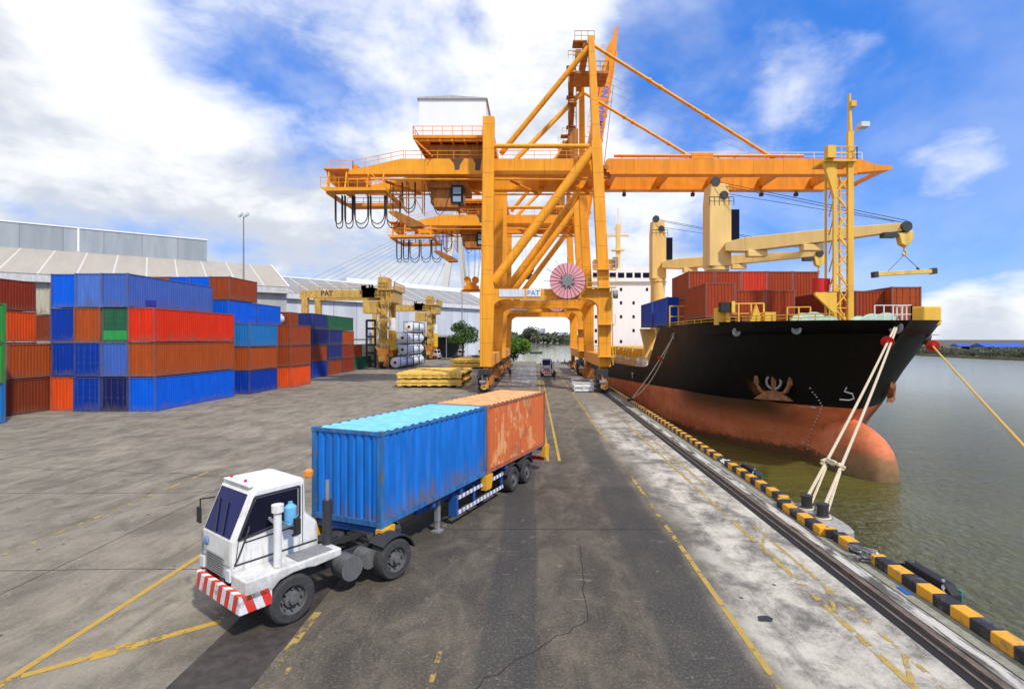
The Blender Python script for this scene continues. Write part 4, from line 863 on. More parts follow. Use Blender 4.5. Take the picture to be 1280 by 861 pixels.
    # signs on the portal beam
    b = MB(); b.box((-4.2, Y - .66, 11.35), (-1.2, Y - .6, 12.25)); s1 = b.build('sign_board', paint('pale_sign', (.66, .68, .72), .4, .1), t)
    if sign:
        b = MB(); b.box((-.95, Y - .66, 11.38), (.75, Y - .6, 12.25)); s2 = b.build('sign_board', M_WHITE, t)
        me = text_mesh('PAT', .85, .004, .012); me.materials.append(plain('sign_blue', (.06, .22, .62), .5))
        o = bpy.data.objects.new('lettering', me); C.objects.link(o); o.parent = s2; o.location = (-.88 - 1.2, -.668, 11.52); o.rotation_euler = (R(90), 0, 0)
    # boom, hinged at the waterside legs
    hx, hz = 8.9, 27.6; ang = R(80.5) if raised else 0
    Mb = Matrix.Translation((hx, 0, hz)) @ Matrix.Rotation(-ang, 4, 'Y')
    b = MB()
    for gy in (g1, g2):
        b.prism([(0, -.65), (0.6, -.65), (31.5, -.65), (35.0, -.35), (35.4, -.2), (35.4, .15), (33.4, .3), (31.3, 1.05), (.3, 1.05), (0, .9)], gy - .55, gy + .55, 'y', Mb); b.box((.4, gy - .66, -.9), (31, gy + .66, -.65), Mb)
    for x in (1.2, 8, 15, 22, 29): b.box((x - .3, g1 + .56, -.5), (x + .3, g2 - .56, .6), Mb)
    b.prism([(34.6, -.35), (35.3, -.2), (35.3, .1), (34.6, .1)], g1 + .56, g2 - .56, 'y', Mb)
    bo = b.build('boom', M_ORANGE2, t)
    for gy in (g1, g2): b = MB(); b.box((8.2, gy - .3, 26.4), (9.5, gy + .3, 27.9)); b.tube((8.9, gy - .62, 27.6), (8.9, gy + .62, 27.6), .32, 12); b.build('hinge', M_ORDIRT, t)
    b = MB()
    for gy in (g1,):
        P0 = [Mb @ Vector((x, gy - .3, 1.45)) for x in (1, 24.5)]; b.tube(P0[0], P0[1], .2, 8)
        for x in range(2, 25, 2): b.bar(Mb @ Vector((x, gy - .3, 1.05)), Mb @ Vector((x, gy - .3, 1.4)), .09)
    b.build('boom_pipe', M_ORANGE2, bo)
    b = MB()
    for gy in (g1, g2 + .5):
        for x in range(10, 34, 2):
            p0, p1 = Mb @ Vector((x, gy, 1.05)), Mb @ Vector((x, gy, 2.0)); b.bar(p0, p1, .06)
            if x < 32: b.bar(p1, Mb @ Vector((x + 2, gy, 2.0)), .06); b.bar(p0.lerp(p1, .5), (Mb @ Vector((x + 2, gy, 1.5))), .04)
    b.build('boom_handrail', M_WHITE if not raised else M_ORANGE, bo)
    for x in (3.5, 13, 17.7, 22.5, 27.3): b = MB(); b.box((x - .2, g2 + .2, -1.5), (x + .25, g2 + .7, -1.05), Mb); b.box((x - .04, g2 + .4, -1.1), (x + .04, g2 + .5, -.9), Mb); b.build('floodlight', M_DARK, bo)
    if raised:
        me = text_mesh('TERMINAL No', 1.62, .01, .055); me.materials.append(plain('blue_lettering', (.10, .12, .55), .5))
        o = bpy.data.objects.new('lettering', me); C.objects.link(o); o.parent = bo
        for v in me.vertices: v.co = (Mb @ Vector((14.3 + v.co.x, g1 - .565 - v.co.z, -.45 + v.co.y))) - Vector(ORG[t.name])
        b = MB()
        for q in (0, .6): b.bar(Mb @ Vector((4, g1 - .4, -2.2 - q * .2)), Mb @ Vector((25, g1 - .4, -1.2)), .07)
        b.bar(Mb @ Vector((8, g1, -2.1)), Mb @ Vector((8, g1, -.8)), .08); b.bar(Mb @ Vector((22, g1, -1.4)), Mb @ Vector((22, g1, -.8)), .08); b.build('boom_walkway', M_ORDIRT, bo)
    else:
        for (y, gy, tx) in ((Y, g1, 21.0), (Y + dY - 6, g2, 17.0)):
            b = MB(); p0 = Vector((wx(42) + .35, y, 41.6)); p1 = Mb @ Vector((tx, gy, 1.2)); b.tube(p0, p1, .20, 10)
            for f in (.3, .36, .62): q = p0.lerp(p1, f); b.tube(p0.lerp(p1, f - .006), p0.lerp(p1, f + .006), .30, 10)
            b.build('forestay', OR, t, True)
        b = MB(); b.box((19.5, g1 - .5, 28.7), (22.2, g1 + .5, 29.4)); b.box((15.5, g2 - .5, 28.7), (18, g2 + .5, 29.4)); b.build('stay_anchor', M_ORANGE2, bo)
        b = MB()
        for q in range(3): b.tube((wx(40), Y + 3 + q, 40.5 - q * .4), Mb @ Vector((26 - q, g1 + 2 + q, 1.3)), .025, 4)
        b.build('hoist_rope', M_WIREP, t)
    return t
sts_crane(63.5, 18.3, 'nearest orange gantry crane with its boom lowered over the ship and a pink reel', False, True)
sts_crane(93.0, 20.0, 'second orange gantry crane, behind the first, its lettered boom raised', True, False)
# lifting heads hanging from the cranes
def headblock(x, y, z, label, m, wires):
    t = thing('lifting_spreader', label, 'spreader', (x, y, z))
    b = MB(); b.prism([(-1.5, 0), (1.5, 0), (1.3, .8), (-1.3, .8)], -.8, .8, 'y', Matrix.Translation((x, y, z))); b.box((x - 1.9, y - .6, z - .35), (x + 1.9, y + .6, z + .1)); b.build('headblock', m, t, bevel=.05)
    b = MB(); b.box((x - .9, y - .7, z + .8), (x + .9, y + .7, z + 1.5)); b.build('yoke', m, t, bevel=.1)
    for s in (-1, 1):
        b = MB(); b.tube((x + s * .75, y - .6, z + 1.9), (x + s * .75, y + .6, z + 1.9), .62, 16); b.build('sheave', m, t, True)
    b = MB()
    for sx in (-1.2, -.5, .5, 1.2):
        for sy in (-.5, .5): b.tube((x + sx, y + sy, z + 2), (x + sx * 1.5, y + sy * 3, z + wires), .035, 5)
    b.build('hoist_rope', M_WIREP, t)
headblock(-11.9, 100, 15.6, 'orange lifting spreader hanging on wires left of the near crane leg', M_ORANGE2, 9.0)
headblock(-1.5, 130, 21.4, 'small dark lifting head hanging between the crane braces', M_DARK, 12)

# ------------------------------------------------------------------ cargo ship
XC = 21.8; HB = 8.45; ZB = -4.9
def lerp(a, b, k): return a + (b - a) * k
def tab(z, T_):
    for (z0, v0), (z1, v1) in zip(T_, T_[1:]):
        if z <= z1: return lerp(v0, v1, max(0, (z - z0) / (z1 - z0)))
    return T_[-1][1]
STEM = [(-4.9, 38.4), (-2.2, 38.0), (0, 36.9), (1.5, 35.5), (4, 33.9), (5.8, 32.3), (7.55, 30.6)]
FULL = [(-4.9, 64), (-2.2, 62), (1.6, 57), (4, 54), (7.55, 51)]
POW = [(-4.9, 3.0), (-2.2, 3.2), (1.6, 3.4), (4, 3.6), (7.55, 4.0)]
def ztop(y):
    return tab(y, [(29, 7.35), (33, 7.5), (40, 7.6), (56, 7.55), (57.5, 6.9), (62, 3.25), (64, 2.95), (70, 2.7), (92, 2.3), (110, 2.6), (130, 3.6), (150, 4.2)])
def half(y, z):
    t0 = (y - tab(z, STEM)) / (tab(z, FULL) - tab(z, STEM)); t0 = min(1, max(0, t0))
    hb = HB * (1 - (1 - t0) ** tab(z, POW))
    if y > 128: hb *= 1 - .35 * ((y - 128) / 22) ** 2 * (1.6 if z < 0 else 1)
    return hb
def on_hull(px, py, off=.02):
    Y = 20.
    while Y < 100:
        p = at(px, py, Y)
        if p.y > tab(p.z, STEM) and p.x >= XC - half(p.y, p.z): return p + Vector((-off, -off * .6, 0))
        Y += .02
    return at(px, py, 40)
def hull_mat(t, b):
    co = t.new('ShaderNodeTexCoord').outputs['Object']; x, y, z = t.sep(co)      # object origin at (XC, 60, 0)
    edge_z = t.math('SUBTRACT', 1.62, t.math('MULTIPLY', t.math('MAXIMUM', t.math('ADD', y, 11), 0), .046))
    h = t.math('SUBTRACT', z, edge_z)
    up = t.math('GREATER_THAN', h, 0)
    n = t.noise(t.map(co, (.35, .35, .9)), 1., 6, .65); n2 = t.noise(t.map(co, (.6, .6, .12)), 2., 6, .65)
    nf = t.noise(co, 2.2, 6, .7)
    red = t.mix(t.smooth(n, .35, .68), (.60, .145, .052), (.74, .235, .105))
    red = t.mix(t.math('MULTIPLY', t.smooth(n2, .54, .72), .45), red, (.26, .10, .045))
    red = t.mix(t.math('MULTIPLY', t.smooth(nf, .60, .70), .4), red, (.26, .14, .07))
    stain = t.math('MULTIPLY', t.math('MULTIPLY', t.smooth(y, -22.5, -20.0), t.smooth(y, -7.0, -14.0)), t.smooth(t.math('ADD', h, t.math('MULTIPLY', n, 1.2)), -1.9, .4))      # grime below the anchor
    red = t.mix(t.math('MULTIPLY', stain, .93), red, (.06, .038, .018))
    low = t.smooth(t.math('ADD', z, t.math('MULTIPLY', t.math('SUBTRACT', nf, .5), 1.4)), -1.55, -2.0)
    red = t.mix(t.math('MULTIPLY', low, .85), red, (.07, .05, .025))
    mud = t.math('MULTIPLY', t.math('MULTIPLY', t.smooth(y, -22.5, -26.0), t.smooth(t.math('ADD', z, t.math('MULTIPLY', n, 1.6)), .2, -.6)), .85)
    red = t.mix(mud, red, t.mix(nf, (.16, .09, .035), (.34, .22, .11)))
    blk = t.mix(t.math('MULTIPLY', t.smooth(n2, .52, .74), .5), (.0035, .0035, .0038), (.014, .012, .011))
    rs = t.math('MULTIPLY', t.math('MULTIPLY', t.smooth(y, -21.0, -20.7), t.smooth(y, -19.6, -20.2)), t.smooth(z, 3.6, 2.4))
    blk = t.mix(t.math('MULTIPLY', rs, t.smooth(n2, .40, .62)), blk, (.13, .045, .015))
    t.put(b.inputs['Base Color'], t.mix(up, red, blk))
    t.put(b.inputs['Roughness'], t.math('ADD', t.math('MULTIPLY', nf, .25), t.math('SUBTRACT', .52, t.math('MULTIPLY', up, .12))))
    b.inputs['Specular IOR Level'].default_value = .2
    pw = t.new('ShaderNodeTexBrick'); t.put(pw.inputs['Vector'], t.comb(y, z, 0)); pw.inputs['Scale'].default_value = 1; pw.inputs['Brick Width'].default_value = 6.5; pw.inputs['Row Height'].default_value = 1.75; pw.inputs['Mortar Size'].default_value = .035
    t.put(b.inputs['Normal'], t.bump(t.math('ADD', t.noise(t.map(co, (.5, .5, .5)), 1, 3), t.math('MULTIPLY', pw.outputs['Fac'], -.22)), .3, .12))
M_HULL = mat('ship_hull_paint', hull_mat)
ship = thing('cargo_ship', 'black and red cargo ship with bulbous bow moored along the quay', 'cargo ship', (XC, 60, 0))
b = MB(); ss = []; YE = 150.
k = 0
ts = [0, .002, .005, .01, .017, .026, .036, .048, .062, .078, .095, .113, .132, .152, .172, .19, .205, .218, .226, .232, .238, .244, .25, .256, .262, .268, .274, .282, .295, .33, .38, .44, .5, .57, .64, .72, .8, .87, .93, 1]
NL = 22
for sgn in (-1, 1):
    grid = []
    for i in range(NL + 1):
        kk = i / NL; zn = lerp(ZB, 7.55, kk); row = []
        for s in ts:
            y = lerp(tab(zn, STEM), YE, s); z = lerp(ZB, ztop(y), kk)
            row.append((XC + sgn * (half(y, min(z, zn)) if s else 0), y, z))
        grid.append(row)
    o0 = len(b.v); n = len(ts); fs = []
    for i in range(NL):
        for j in range(n - 1): fs.append((o0 + i * n + j, o0 + i * n + j + 1, o0 + (i + 1) * n + j + 1, o0 + (i + 1) * n + j))
    b.v += [v for r in grid for v in r]; b.f += fs; b.mi += [0] * len(fs)
    top = grid[-1]
    if sgn < 0: tl_ = top
    else: tr_ = top
hull = b.build('hull', M_HULL, ship, True)
b = MB(); vs = []; fs = []                      # decks, one metre below the bulwark
for (x0, y0, z0), (x1, y1, z1) in zip(tl_, tr_): vs += [(x0 + .12 if y0 > 29.2 else x0, y0, (6.6 if y0 < 57 else min(z0, 6.6) - 1.)), (x1 - .12 if y0 > 29.2 else x1, y1, (6.6 if y0 < 57 else min(z1, 6.6) - 1.))]
for i in range(len(tl_) - 1): fs.append((2 * i, 2 * i + 1, 2 * i + 3, 2 * i + 2))
b.add(vs, fs); b.build('deck', paint('deck_brown', (.22, .10, .06), .7), ship)
b = MB(); nu, nv = 24, 20; vs = []; fs = []      # bulb
for i in range(nv + 1):
    a = math.pi / 2 * i / nv; yy = 38 - 5.6 * math.sin(a) ** .9 if i else 38; rr = math.cos(a) ** .6
    for k in range(nu):
        q = 2 * math.pi * k / nu; vs.append((XC + 1.6 * rr * math.cos(q), yy, -2.4 + 3.3 * rr * math.sin(q) * (1 if math.sin(q) > 0 else .8)))
for i in range(nv): fs += [(i * nu + k, i * nu + (k + 1) % nu, (i + 1) * nu + (k + 1) % nu, (i + 1) * nu + k) for k in range(nu)]
b.add(vs, fs)
vs = []; fs = []                                 # fairing from bulb back into the stem
for i in range(7):
    y = 38 + i * 1.1; rr = 1 - .06 * i
    for k in range(nu): q = 2 * math.pi * k / nu; vs.append((XC + 1.6 * rr * math.cos(q), y, -2.4 + 3.3 * rr * math.sin(q) * (1 if math.sin(q) > 0 else .8)))
for i in range(6): fs += [(i * nu + k, i * nu + (k + 1) % nu, (i + 1) * nu + (k + 1) % nu, (i + 1) * nu + k) for k in range(nu)]
b.add(vs, fs); b.build('bulbous_bow', M_HULL, ship, True)
M_MARK = plain('white_marking', (.72, .72, .70), .6); M_DRAFT = plain('faded_marking', (.50, .46, .42), .7)
b = MB()
sym = [(1050, 499), (1062, 500), (1068, 498), (1066, 492), (1056, 489), (1059, 484)]
pts = [on_hull(*p, .05) for p in sym]
b.path(pts, .05, 5); b.build('bulb_mark', M_MARK, ship)
b = MB()
dm = [(1013, 485), (1016, 490), (1019, 493), (1021, 496), (1024, 500), (1026, 503.5), (1027.5, 507), (1027, 511), (1025, 515), (1023, 519), (1021, 523), (1019, 527), (1017, 531), (1015, 536), (1013, 541), (1011.5, 546), (1011, 551), (1010.5, 556), (1010, 561)]
for p in dm: q = on_hull(*p, .03); b.box((q.x - .04, q.y - .05, q.z - .035), (q.x + .04, q.y + .05, q.z + .035))
for p in ((1015, 508.5), (1018, 509), (1004, 553)): q = on_hull(*p, .03); b.box((q.x - .08, q.y - .05, q.z - .05), (q.x + .08, q.y + .05, q.z + .05))
b.build('draft_mark', M_DRAFT, ship)
b = MB(); q = on_hull(791, 469, .05); b.path([q + Vector((0, -.4, .35)), q, q + Vector((0, .4, .35))], .06, 5); b.path([q, q - Vector((0, 0, .4))], .06, 5); b.build('load_mark', M_MARK, ship)
def anchor(p, name='anchor', m=None, rz=0, sc=1.):
    t = MB(); Mx = Matrix.Translation(p) @ Matrix.Rotation(rz, 4, 'Z') @ Matrix.Scale(sc, 4)
    for s in (-1, 1):
        pts = [(s * .25, 0, -.55), (s * .85, -.05, -.35), (s * 1.15, -.1, .2), (s * 1.2, -.1, .75)]
        for a, c, w0, w1 in zip(pts, pts[1:], (.42, .42, .36), (.42, .36, .2)): t.bar(Mx @ Vector(a), Mx @ Vector(c), w0 * sc, .22 * sc, w1 * sc, .16 * sc)
    t.prism([(-1.35, -.95), (1.35, -.95), (.75, -.5), (.35, -.3), (-.35, -.3), (-.75, -.5)], -.22, .22, 'y', Mx); t.bar(Mx @ Vector((0, .05, -.5)), Mx @ Vector((0, .1, .9)), .3 * sc, .24 * sc)
    return t
M_RUST = paint('rusty_anchor', (.30, .12, .05), .75, .35, .5, .5, 1.2, False)
p = on_hull(970, 483, .28); an = anchor(p, rz=-.75, sc=1.0).build('anchor', M_RUST, ship, bevel=.03)
b = MB(); Mh = Matrix.Translation(p + Vector((.08, .06, .35))) @ Matrix.Rotation(-.75, 4, 'Z') @ Matrix.Rotation(R(90), 4, 'X'); b.lathe([(.42, .05), (.55, .0), (.60, .06), (.55, .12), (.42, .1)], Mh, 20, False); b.build('hawse_pipe', M_GREY, ship, True)
anchor(Vector((25.4, 37.6, 2.7)), rz=.9, sc=.85).build('anchor', M_RUST, ship, bevel=.03)
b = MB(); b.bar((25.1, 37.5, 3.2), (24.7, 37.5, 4.6), .3); b.build('anchor_shank', M_DARK, ship)
b = MB()
for p in ((1120, 409, 1), (921, 415, .8), (996, 412, .8), (843, 420, .7)):
    q = on_hull(p[0], p[1], .03); Mh = Matrix.Translation(q) @ Matrix.Rotation(-.85 if p[0] < 1100 else -1.0, 4, 'Z') @ Matrix.Rotation(R(90), 4, 'X')
    b.lathe([(.2 * p[2], .0), (.34 * p[2], .05), (.42 * p[2], .0)], Mh, 16)
b.build('fairlead', M_GREY, ship)
b = MB(); b.tube((24.35, 33.0, 6.3), (24.6, 32.8, 6.2), .32, 12); b.build('fairlead', M_DARK, ship)
# superstructure
b = MB(); b.box((13.6, 126, 3), (31.4, 146, 20.0)); sp = b.build('superstructure', M_HOUSEW, ship)
b = MB(); b.box((13.2, 125.4, 20.0), (31.8, 142, 23.0)); b.build('wheelhouse', M_HOUSEW, ship)
b = MB()
for k in range(9): b.box((13.9 + k * 1.98, 125.36, 20.9), (15.4 + k * 1.98, 125.41, 22.1))
b.build('window', M_GLASSD, sp)
b = MB()
for r_, z in enumerate((17.8, 14.6, 11.3, 8.0, 5.4)):
    for x in (14.4, 17.2, 20.4, 23.4, 26.6, 29.6):
        if (r_ + int(x)) % 4 != 3: b.box((x, 125.96, z), (x + .55, 126.01, z + .75))
b.build('window', M_GLASSD, sp)
b = MB(); b.rail([(13.2, 125.5, 23), (31.8, 125.5, 23)], 1, 1.5); b.rail([(13.6, 125.8, 17), (13.6, 126.1, 17)], 1, 1); b.build('railing', M_WHITE, sp)
b = MB(); mx, my = 20.6, 130; b.box((mx - .5, my - .5, 23), (mx + .5, my + .5, 34.5)); b.box((mx - 2.6, my - .4, 31.6), (mx + 2.6, my + .4, 31.9)); b.bar((mx, my, 34.5), (mx, my, 38.5), .18); b.bar((mx - .8, my, 33), (mx - .8, my, 36.6), .1); b.bar((mx + .7, my, 33), (mx + .7, my, 36), .1); b.box((mx - 1.5, my - 1, 28), (mx + 1.5, my + 1, 28.3)); b.rail([(mx - 2.5, my - .4, 31.9), (mx + 2.5, my - .4, 31.9)], .9, .8); b.build('radar_mast', M_CREAM, ship)
b = MB(); b.box((14.4, 127.5, 23), (19, 131, 25.6)); b.build('funnel_casing', M_ORDIRT, ship)
# hatch coamings and deck clutter
b = MB(); b.box((14.6, 64, 1.4), (29.4, 120, 5.0))
for k in range(22): y = 64 + k * 2.6; b.box((14.25, y, 1.4), (14.6, y + .5, 4.9))
b.build('hatch_coaming', M_SHIPY, ship)
b = MB(); b.rail([(13.7, 65, 2.0), (13.7, 124, 2.0)], 1.6, 1.3, .035); b.rail([(13.6, 63.5, 2.9), (13.6, 70, 2.7)], 1.2, .8, .05); b.build('railing', M_WHITE, ship)
for y in (58.5, 66.5): b = MB(); b.prism([(13.3, 7.6), (15.6, 7.6), (14.9, 5.5), (14.6, 2.2), (13.9, 2.2), (13.8, 5.5)], y - .35, y + .35, 'y'); b.build('container_pedestal', M_CREAM, ship)
b = MB(); b.box((14.6, 42.0, 6.6), (29.6, 57, 7.62)); b.build('forecastle_hatch', M_DARK, ship)
b = MB(); sb = [(x, y, 7.5) for (x, y, z) in tl_[4:20:2] if y < 57]; b.rail([(p[0] + .15, p[1], p[2]) for p in sb], .42, 1.4, .03); b.build('railing', M_SHIPY, ship)
b = MB(); q = at(844, 408, 52); b.rail([(q.x - .8, 51, 7.5), (q.x + .9, 51, 7.5)], 2.0, .85, .05); q = at(892, 400, 41); b.rail([(14.6, 40.2, 7.5), (17.2, 39.6, 7.5)], 1.5, .9, .05); b.rail([(18.2, 38, 7.5), (19.6, 37.5, 7.5)], 1.1, .7, .04); b.build('guard_rail', M_SHIPY, ship)
b = MB(); b.prism([(13.9, 7.4), (15.0, 7.4), (14.6, 8.5), (13.9, 8.7)], 40.2, 40.9, 'y'); b.box((17.0, 38.9, 7.2), (17.8, 39.5, 8.3)); b.prism([(15.9, 7.2), (17.1, 7.2), (16.5, 8.9)], 39.2, 39.5, 'y'); b.build('bollard_block', M_SHIPY, ship)
b = MB(); q = at(906, 384, 40); b.box((q.x - .4, 39.6, q.z - .36), (q.x + .35, 40.2, q.z + .36)); b.build('light_box', M_BLACK, ship)
b = MB(); b.box((q.x + .35, 39.5, q.z - .42), (q.x + .6, 40.3, q.z + .42)); b.bar((q.x + .2, 40, 6.6), (q.x + .2, 40, q.z - .37), .25); b.build('light_post', M_SHIPY, ship)
for px, r_, Y in ((1011, 1.3, 37.5), (1030, .95, 37), (1083, .95, 36), (1100, 1.1, 35.2)):
    q = at(px, 402, Y); b = MB(); b.tube((q.x, q.y - .6, 7.15), (q.x, q.y + .8, 7.15), r_ * .6, 20); b.tube((q.x, q.y - .7, 7.15), (q.x, q.y - .6, 7.15), r_ * .82, 22); b.tube((q.x, q.y + .8, 7.15), (q.x, q.y + .9, 7.15), r_ * .82, 22); b.build('winch_drum', M_GREEN_P, ship, True)
b = MB(); q = at(1115, 402, 33.5); b.rail([(q.x - 1.1, 33.5, 7.3), (q.x + 1.1, 33.3, 7.3), (q.x + 1.2, 34.8, 7.3)], 1.15, .55, .028); b.build('bow_railing', M_WHITE, ship)
b = MB(); q = at(1160, 390, 33); b.box((25.2, 34.2, 7.2), (26.4, 35.4, 8.45)); b.build('ventilator', M_SHIPY, ship, bevel=.1)
# foremast: lattice tower with platform, pole and floodlight
Yt = 38.8; xl, xr_ = at(1043.5, 0, Yt).x, at(1062.5, 0, Yt).x
b = MB(); b.box((xl - .13, Yt - .1, 6.6), (xl + .11, Yt + .1, 19.2)); b.box((xr_ - .20, Yt - .14, 6.6), (xr_ + .20, Yt + .14, 21.5)); b.tube((xl + .05, Yt + 1.3, 6.6), (xl + .05, Yt + 1.3, 18.6), .09, 8); b.tube((xr_, Yt + 1.3, 6.6), (xr_, Yt + 1.3, 18.6), .09, 8)
z = 7.2; k = 0
while z < 18.4:
    a, c = (xl, xr_) if k % 2 else (xr_, xl); b.bar((a, Yt, z), (c, Yt, z + 1.4), .10); b.bar((xl + .3, Yt + 1.3, z), (xl, Yt, z + 1.4), .07); b.bar((xr_, Yt + 1.3, z + 1.4), (xr_, Yt, z), .07); b.bar((xl, Yt, z), (xr_, Yt, z), .07)
    for r_ in range(4): b.bar((xl + .42, Yt + .1, z + r_ * .35), (xr_ - .5, Yt + .1, z + r_ * .35), .035)
    z += 1.4; k += 1
b.prism([(xl - .9, 19.25), (xl - .1, 19.25), (xl - .1, 16.6), (xl - .3, 17.4)], Yt - .15, Yt + .15, 'y'); fm = b.build('foremast', M_SHIPY, ship)
b = MB(); b.box((xl - .9, Yt - .4, 19.25), (xr_ + .3, Yt + 1.5, 19.38)); b.rail([(xl - .85, Yt - .35, 19.38), (xr_ + .3, Yt - .35, 19.38), (xr_ + 1.0, Yt + 1.5, 19.38)], .95, .6, .025); b.box((xl - .9, Yt - .7, 19.42), (xl - .3, Yt - .2, 20.3)); b.build('mast_platform', M_SHIPY, fm)
b = MB(); b.tube((xr_, Yt, 21.5), (xr_ - .05, Yt, 24.3), .16, 10, .10); b.bar((xr_, Yt, 21.2), (xr_ + .75, Yt - .2, 22.0), .14); b.box((xr_ - .05, Yt - .3, 23.3), (xr_ + .3, Yt + .1, 23.7)); b.build('mast_pole', M_SHIPY, fm)
b = MB(); b.box((xr_ + .55, Yt - .5, 21.75), (xr_ + 1.15, Yt + .1, 22.1)); b.build('floodlight', M_LAMP, fm)
b = MB(); b.prism([(xl - 1.6, 9.72), (xl - .1, 9.72), (xl - .1, 8.2), (xl - .25, 8.2), (xl - 1.6, 9.5)], Yt - .35, Yt - .1, 'y'); b.rail([(xl - .6, Yt - .4, 9.75), (xr_, Yt - .4, 9.75)], .5, .5, .02)
for q in (-.55, -.2): b.bar((xl + q, Yt - .3, 6.8), (xl + q, Yt - .3, 9.7), .05)
for k in range(9): b.bar((xl - .55, Yt - .3, 6.9 + k * .33), (xl - .2, Yt - .3, 6.9 + k * .33), .035)
b.build('mast_bracket', M_SHIPY, fm)
b = MB(); b.tube((xl - 1.2, Yt, 9.75), (xl - 1.2, Yt, 10.75), .38, 16); b.build('liferaft_drum', M_RED, fm, True); b = MB(); b.tube((xl - .35, Yt + .6, 9.9), (xl - .35, Yt + .6, 10.8), .32, 14); b.build('liferaft_drum', M_RED, fm, True)
# deck cranes
def deck_crane(px, Y, ytop, ybase, wpx, pivot, tip, tipY):
    s = F / Y; c = at(px, ybase, Y); zt = at(px, ytop, Y).z; r_ = wpx / 2 / s; zp = at(*pivot, Y).z
    b = MB(); b.lathe([(r_ * 1.05, 1.5), (r_ * .98, zp - 3.2), (r_ * .98, zp - 2.6), (r_ * 1.1, zp - 2.55), (r_ * 1.1, zp - 2.2), (r_ * .95, zp - 2.15)], Matrix.Translation((c.x, Y, 0)), 20); post = b.build('deck_crane', M_CREAM, ship, True)
    b = MB(); b.prism([(-r_, zp - 2.15), (r_, zp - 2.15), (r_, zt - 3), (r_ * .7, zt), (-r_ * .85, zt), (-r_, zt - 2)], -r_, r_, 'y', Matrix.Translation((c.x, Y, 0))); b.build('crane_house', M_CREAM, post, bevel=.1)
    b = MB(); b.box((c.x + r_, Y - .8, zp + 1.0), (c.x + r_ + 1.1, Y + .8, zp + 4.6)); cabn = b.build('crane_cab', M_GLASSD, post)
    b = MB()
    for (xx, zz, q) in ((c.x - r_ * .45, zt + .2, .55), (c.x + r_ * .3, zt - 1.4, .5)): b.tube((xx, Y - r_ - .1, zz), (xx, Y - r_ + .3, zz), q, 12)
    b.rail([(c.x - r_, Y - r_, zt - 2.6), (c.x + r_ * 1.2, Y - r_, zt - 2.6)], 1, .6); b.build('head_sheave', M_DARK, post)
    p0 = Vector((c.x + r_ * .4, Y - r_ - .1, zp)); p1 = at(*tip, tipY)
    b = MB(); b.bar(p0, p0.lerp(p1, .12), 1.3, 1.0, 1.4, 1.6); b.bar(p0.lerp(p1, .12), p0.lerp(p1, .6), 1.4, 1.6, 1.2, 1.35); b.bar(p0.lerp(p1, .6), p1, 1.2, 1.35, .8, .85)
    for f in (.2, .52): q = p0.lerp(p1, f); b.box((q.x - 1.3, q.y - .5, q.z - 1.5), (q.x + .9, q.y + .5, q.z - .8))
    jib = b.build('jib', M_CREAM, post, bevel=.06)
    b = MB(); b.tube(p1 + Vector((0, -.5, 0)), p1 + Vector((0, .5, 0)), .55, 14); b.box((p1.x - 2.3, p1.y - .4, p1.z - 1.1), (p1.x - .9, p1.y + .4, p1.z - .6)); b.build('jib_head', M_DARK, jib)
    b = MB()
    for q in (-.4, .4): b.tube((c.x - r_ * .3, Y - r_ + q, zt), p1 + Vector((0, q, .6)), .035, 4)
    b.tube((c.x + r_ * .4, Y - r_, zt - 1.2), p1 + Vector((-1, 0, .6)), .03, 4); b.build('luffing_wire', M_CABLE, jib)
    return p1
tipA = deck_crane(896, 63, 233, 345, 27, (905, 312), (1130, 284), 55)
tipB = deck_crane(822, 87, 277, 340, 17.5, (832, 333), (1023, 317), 78)
def hook(tip, drop, sc, label, spreader=None):
    t = thing('crane_hook', label, 'crane hook', (tip.x, tip.y, tip.z - drop), group='hook blocks on the ship cranes')
    b = MB(); x, y, z = tip.x, tip.y, tip.z - drop
    b.prism([(x - .75 * sc, z + .9 * sc), (x + .75 * sc, z + 1.2 * sc), (x + .8 * sc, z + .3 * sc), (x + .1 * sc, z - .5 * sc), (x - .5 * sc, z - .2 * sc)], y - .35 * sc, y + .35 * sc, 'y'); b.build('block', M_HATCH, t, bevel=.08)
    b = MB(); b.path([(x, y, z - .4 * sc), (x, y, z - .8 * sc), (x + .25 * sc, y, z - 1.05 * sc), (x + .1 * sc, y, z - 1.35 * sc), (x - .2 * sc, y, z - 1.2 * sc)], .12 * sc, 6); b.build('hook', M_CREAM, t)
    b = MB()
    for q in (-.3, .3): b.tube((x + q * sc, y, z + .9 * sc), (tip.x + q * sc, y, tip.z - .4), .03, 4)
    b.build('hoist_wire', M_CABLE, t); return Vector((x, y, z - 1.3 * sc))
hk = hook(tipA, 1.6, 1, 'yellow hook block holding the lifting beam at the end of the near ship crane')
hook(tipB, 1.5, 1.1, 'yellow empty hook block on the far ship crane, above the red containers')
c0, c1 = at(1092, 343, 55), at(1168, 339, 55)
t = thing('lifting_beam', 'yellow lifting beam slung under the ship crane hook against the sky', 'lifting beam', tuple((c0 + c1) / 2))
b = MB(); b.bar(c0, c1, .45, .42); b.build('beam', M_HATCH, t, bevel=.03)
b = MB(); b.bar(c0 - Vector((.1, 0, .05)), c0 + Vector((.35, 0, -.02)), .6, .6); b.bar(c1 - Vector((.35, 0, 0)), c1 + Vector((.1, 0, .02)), .6, .6); b.build('beam_end', M_DARK, t)
b = MB()
for f in (.2, .8): b.tube(c0.lerp(c1, f), hk, .045, 5)
b.build('sling', M_GREY, t); b = MB(); q = c0.lerp(c1, .78); b.bar(q, q.lerp(hk, .25), .16); b.build('turnbuckle', M_DARK, t)

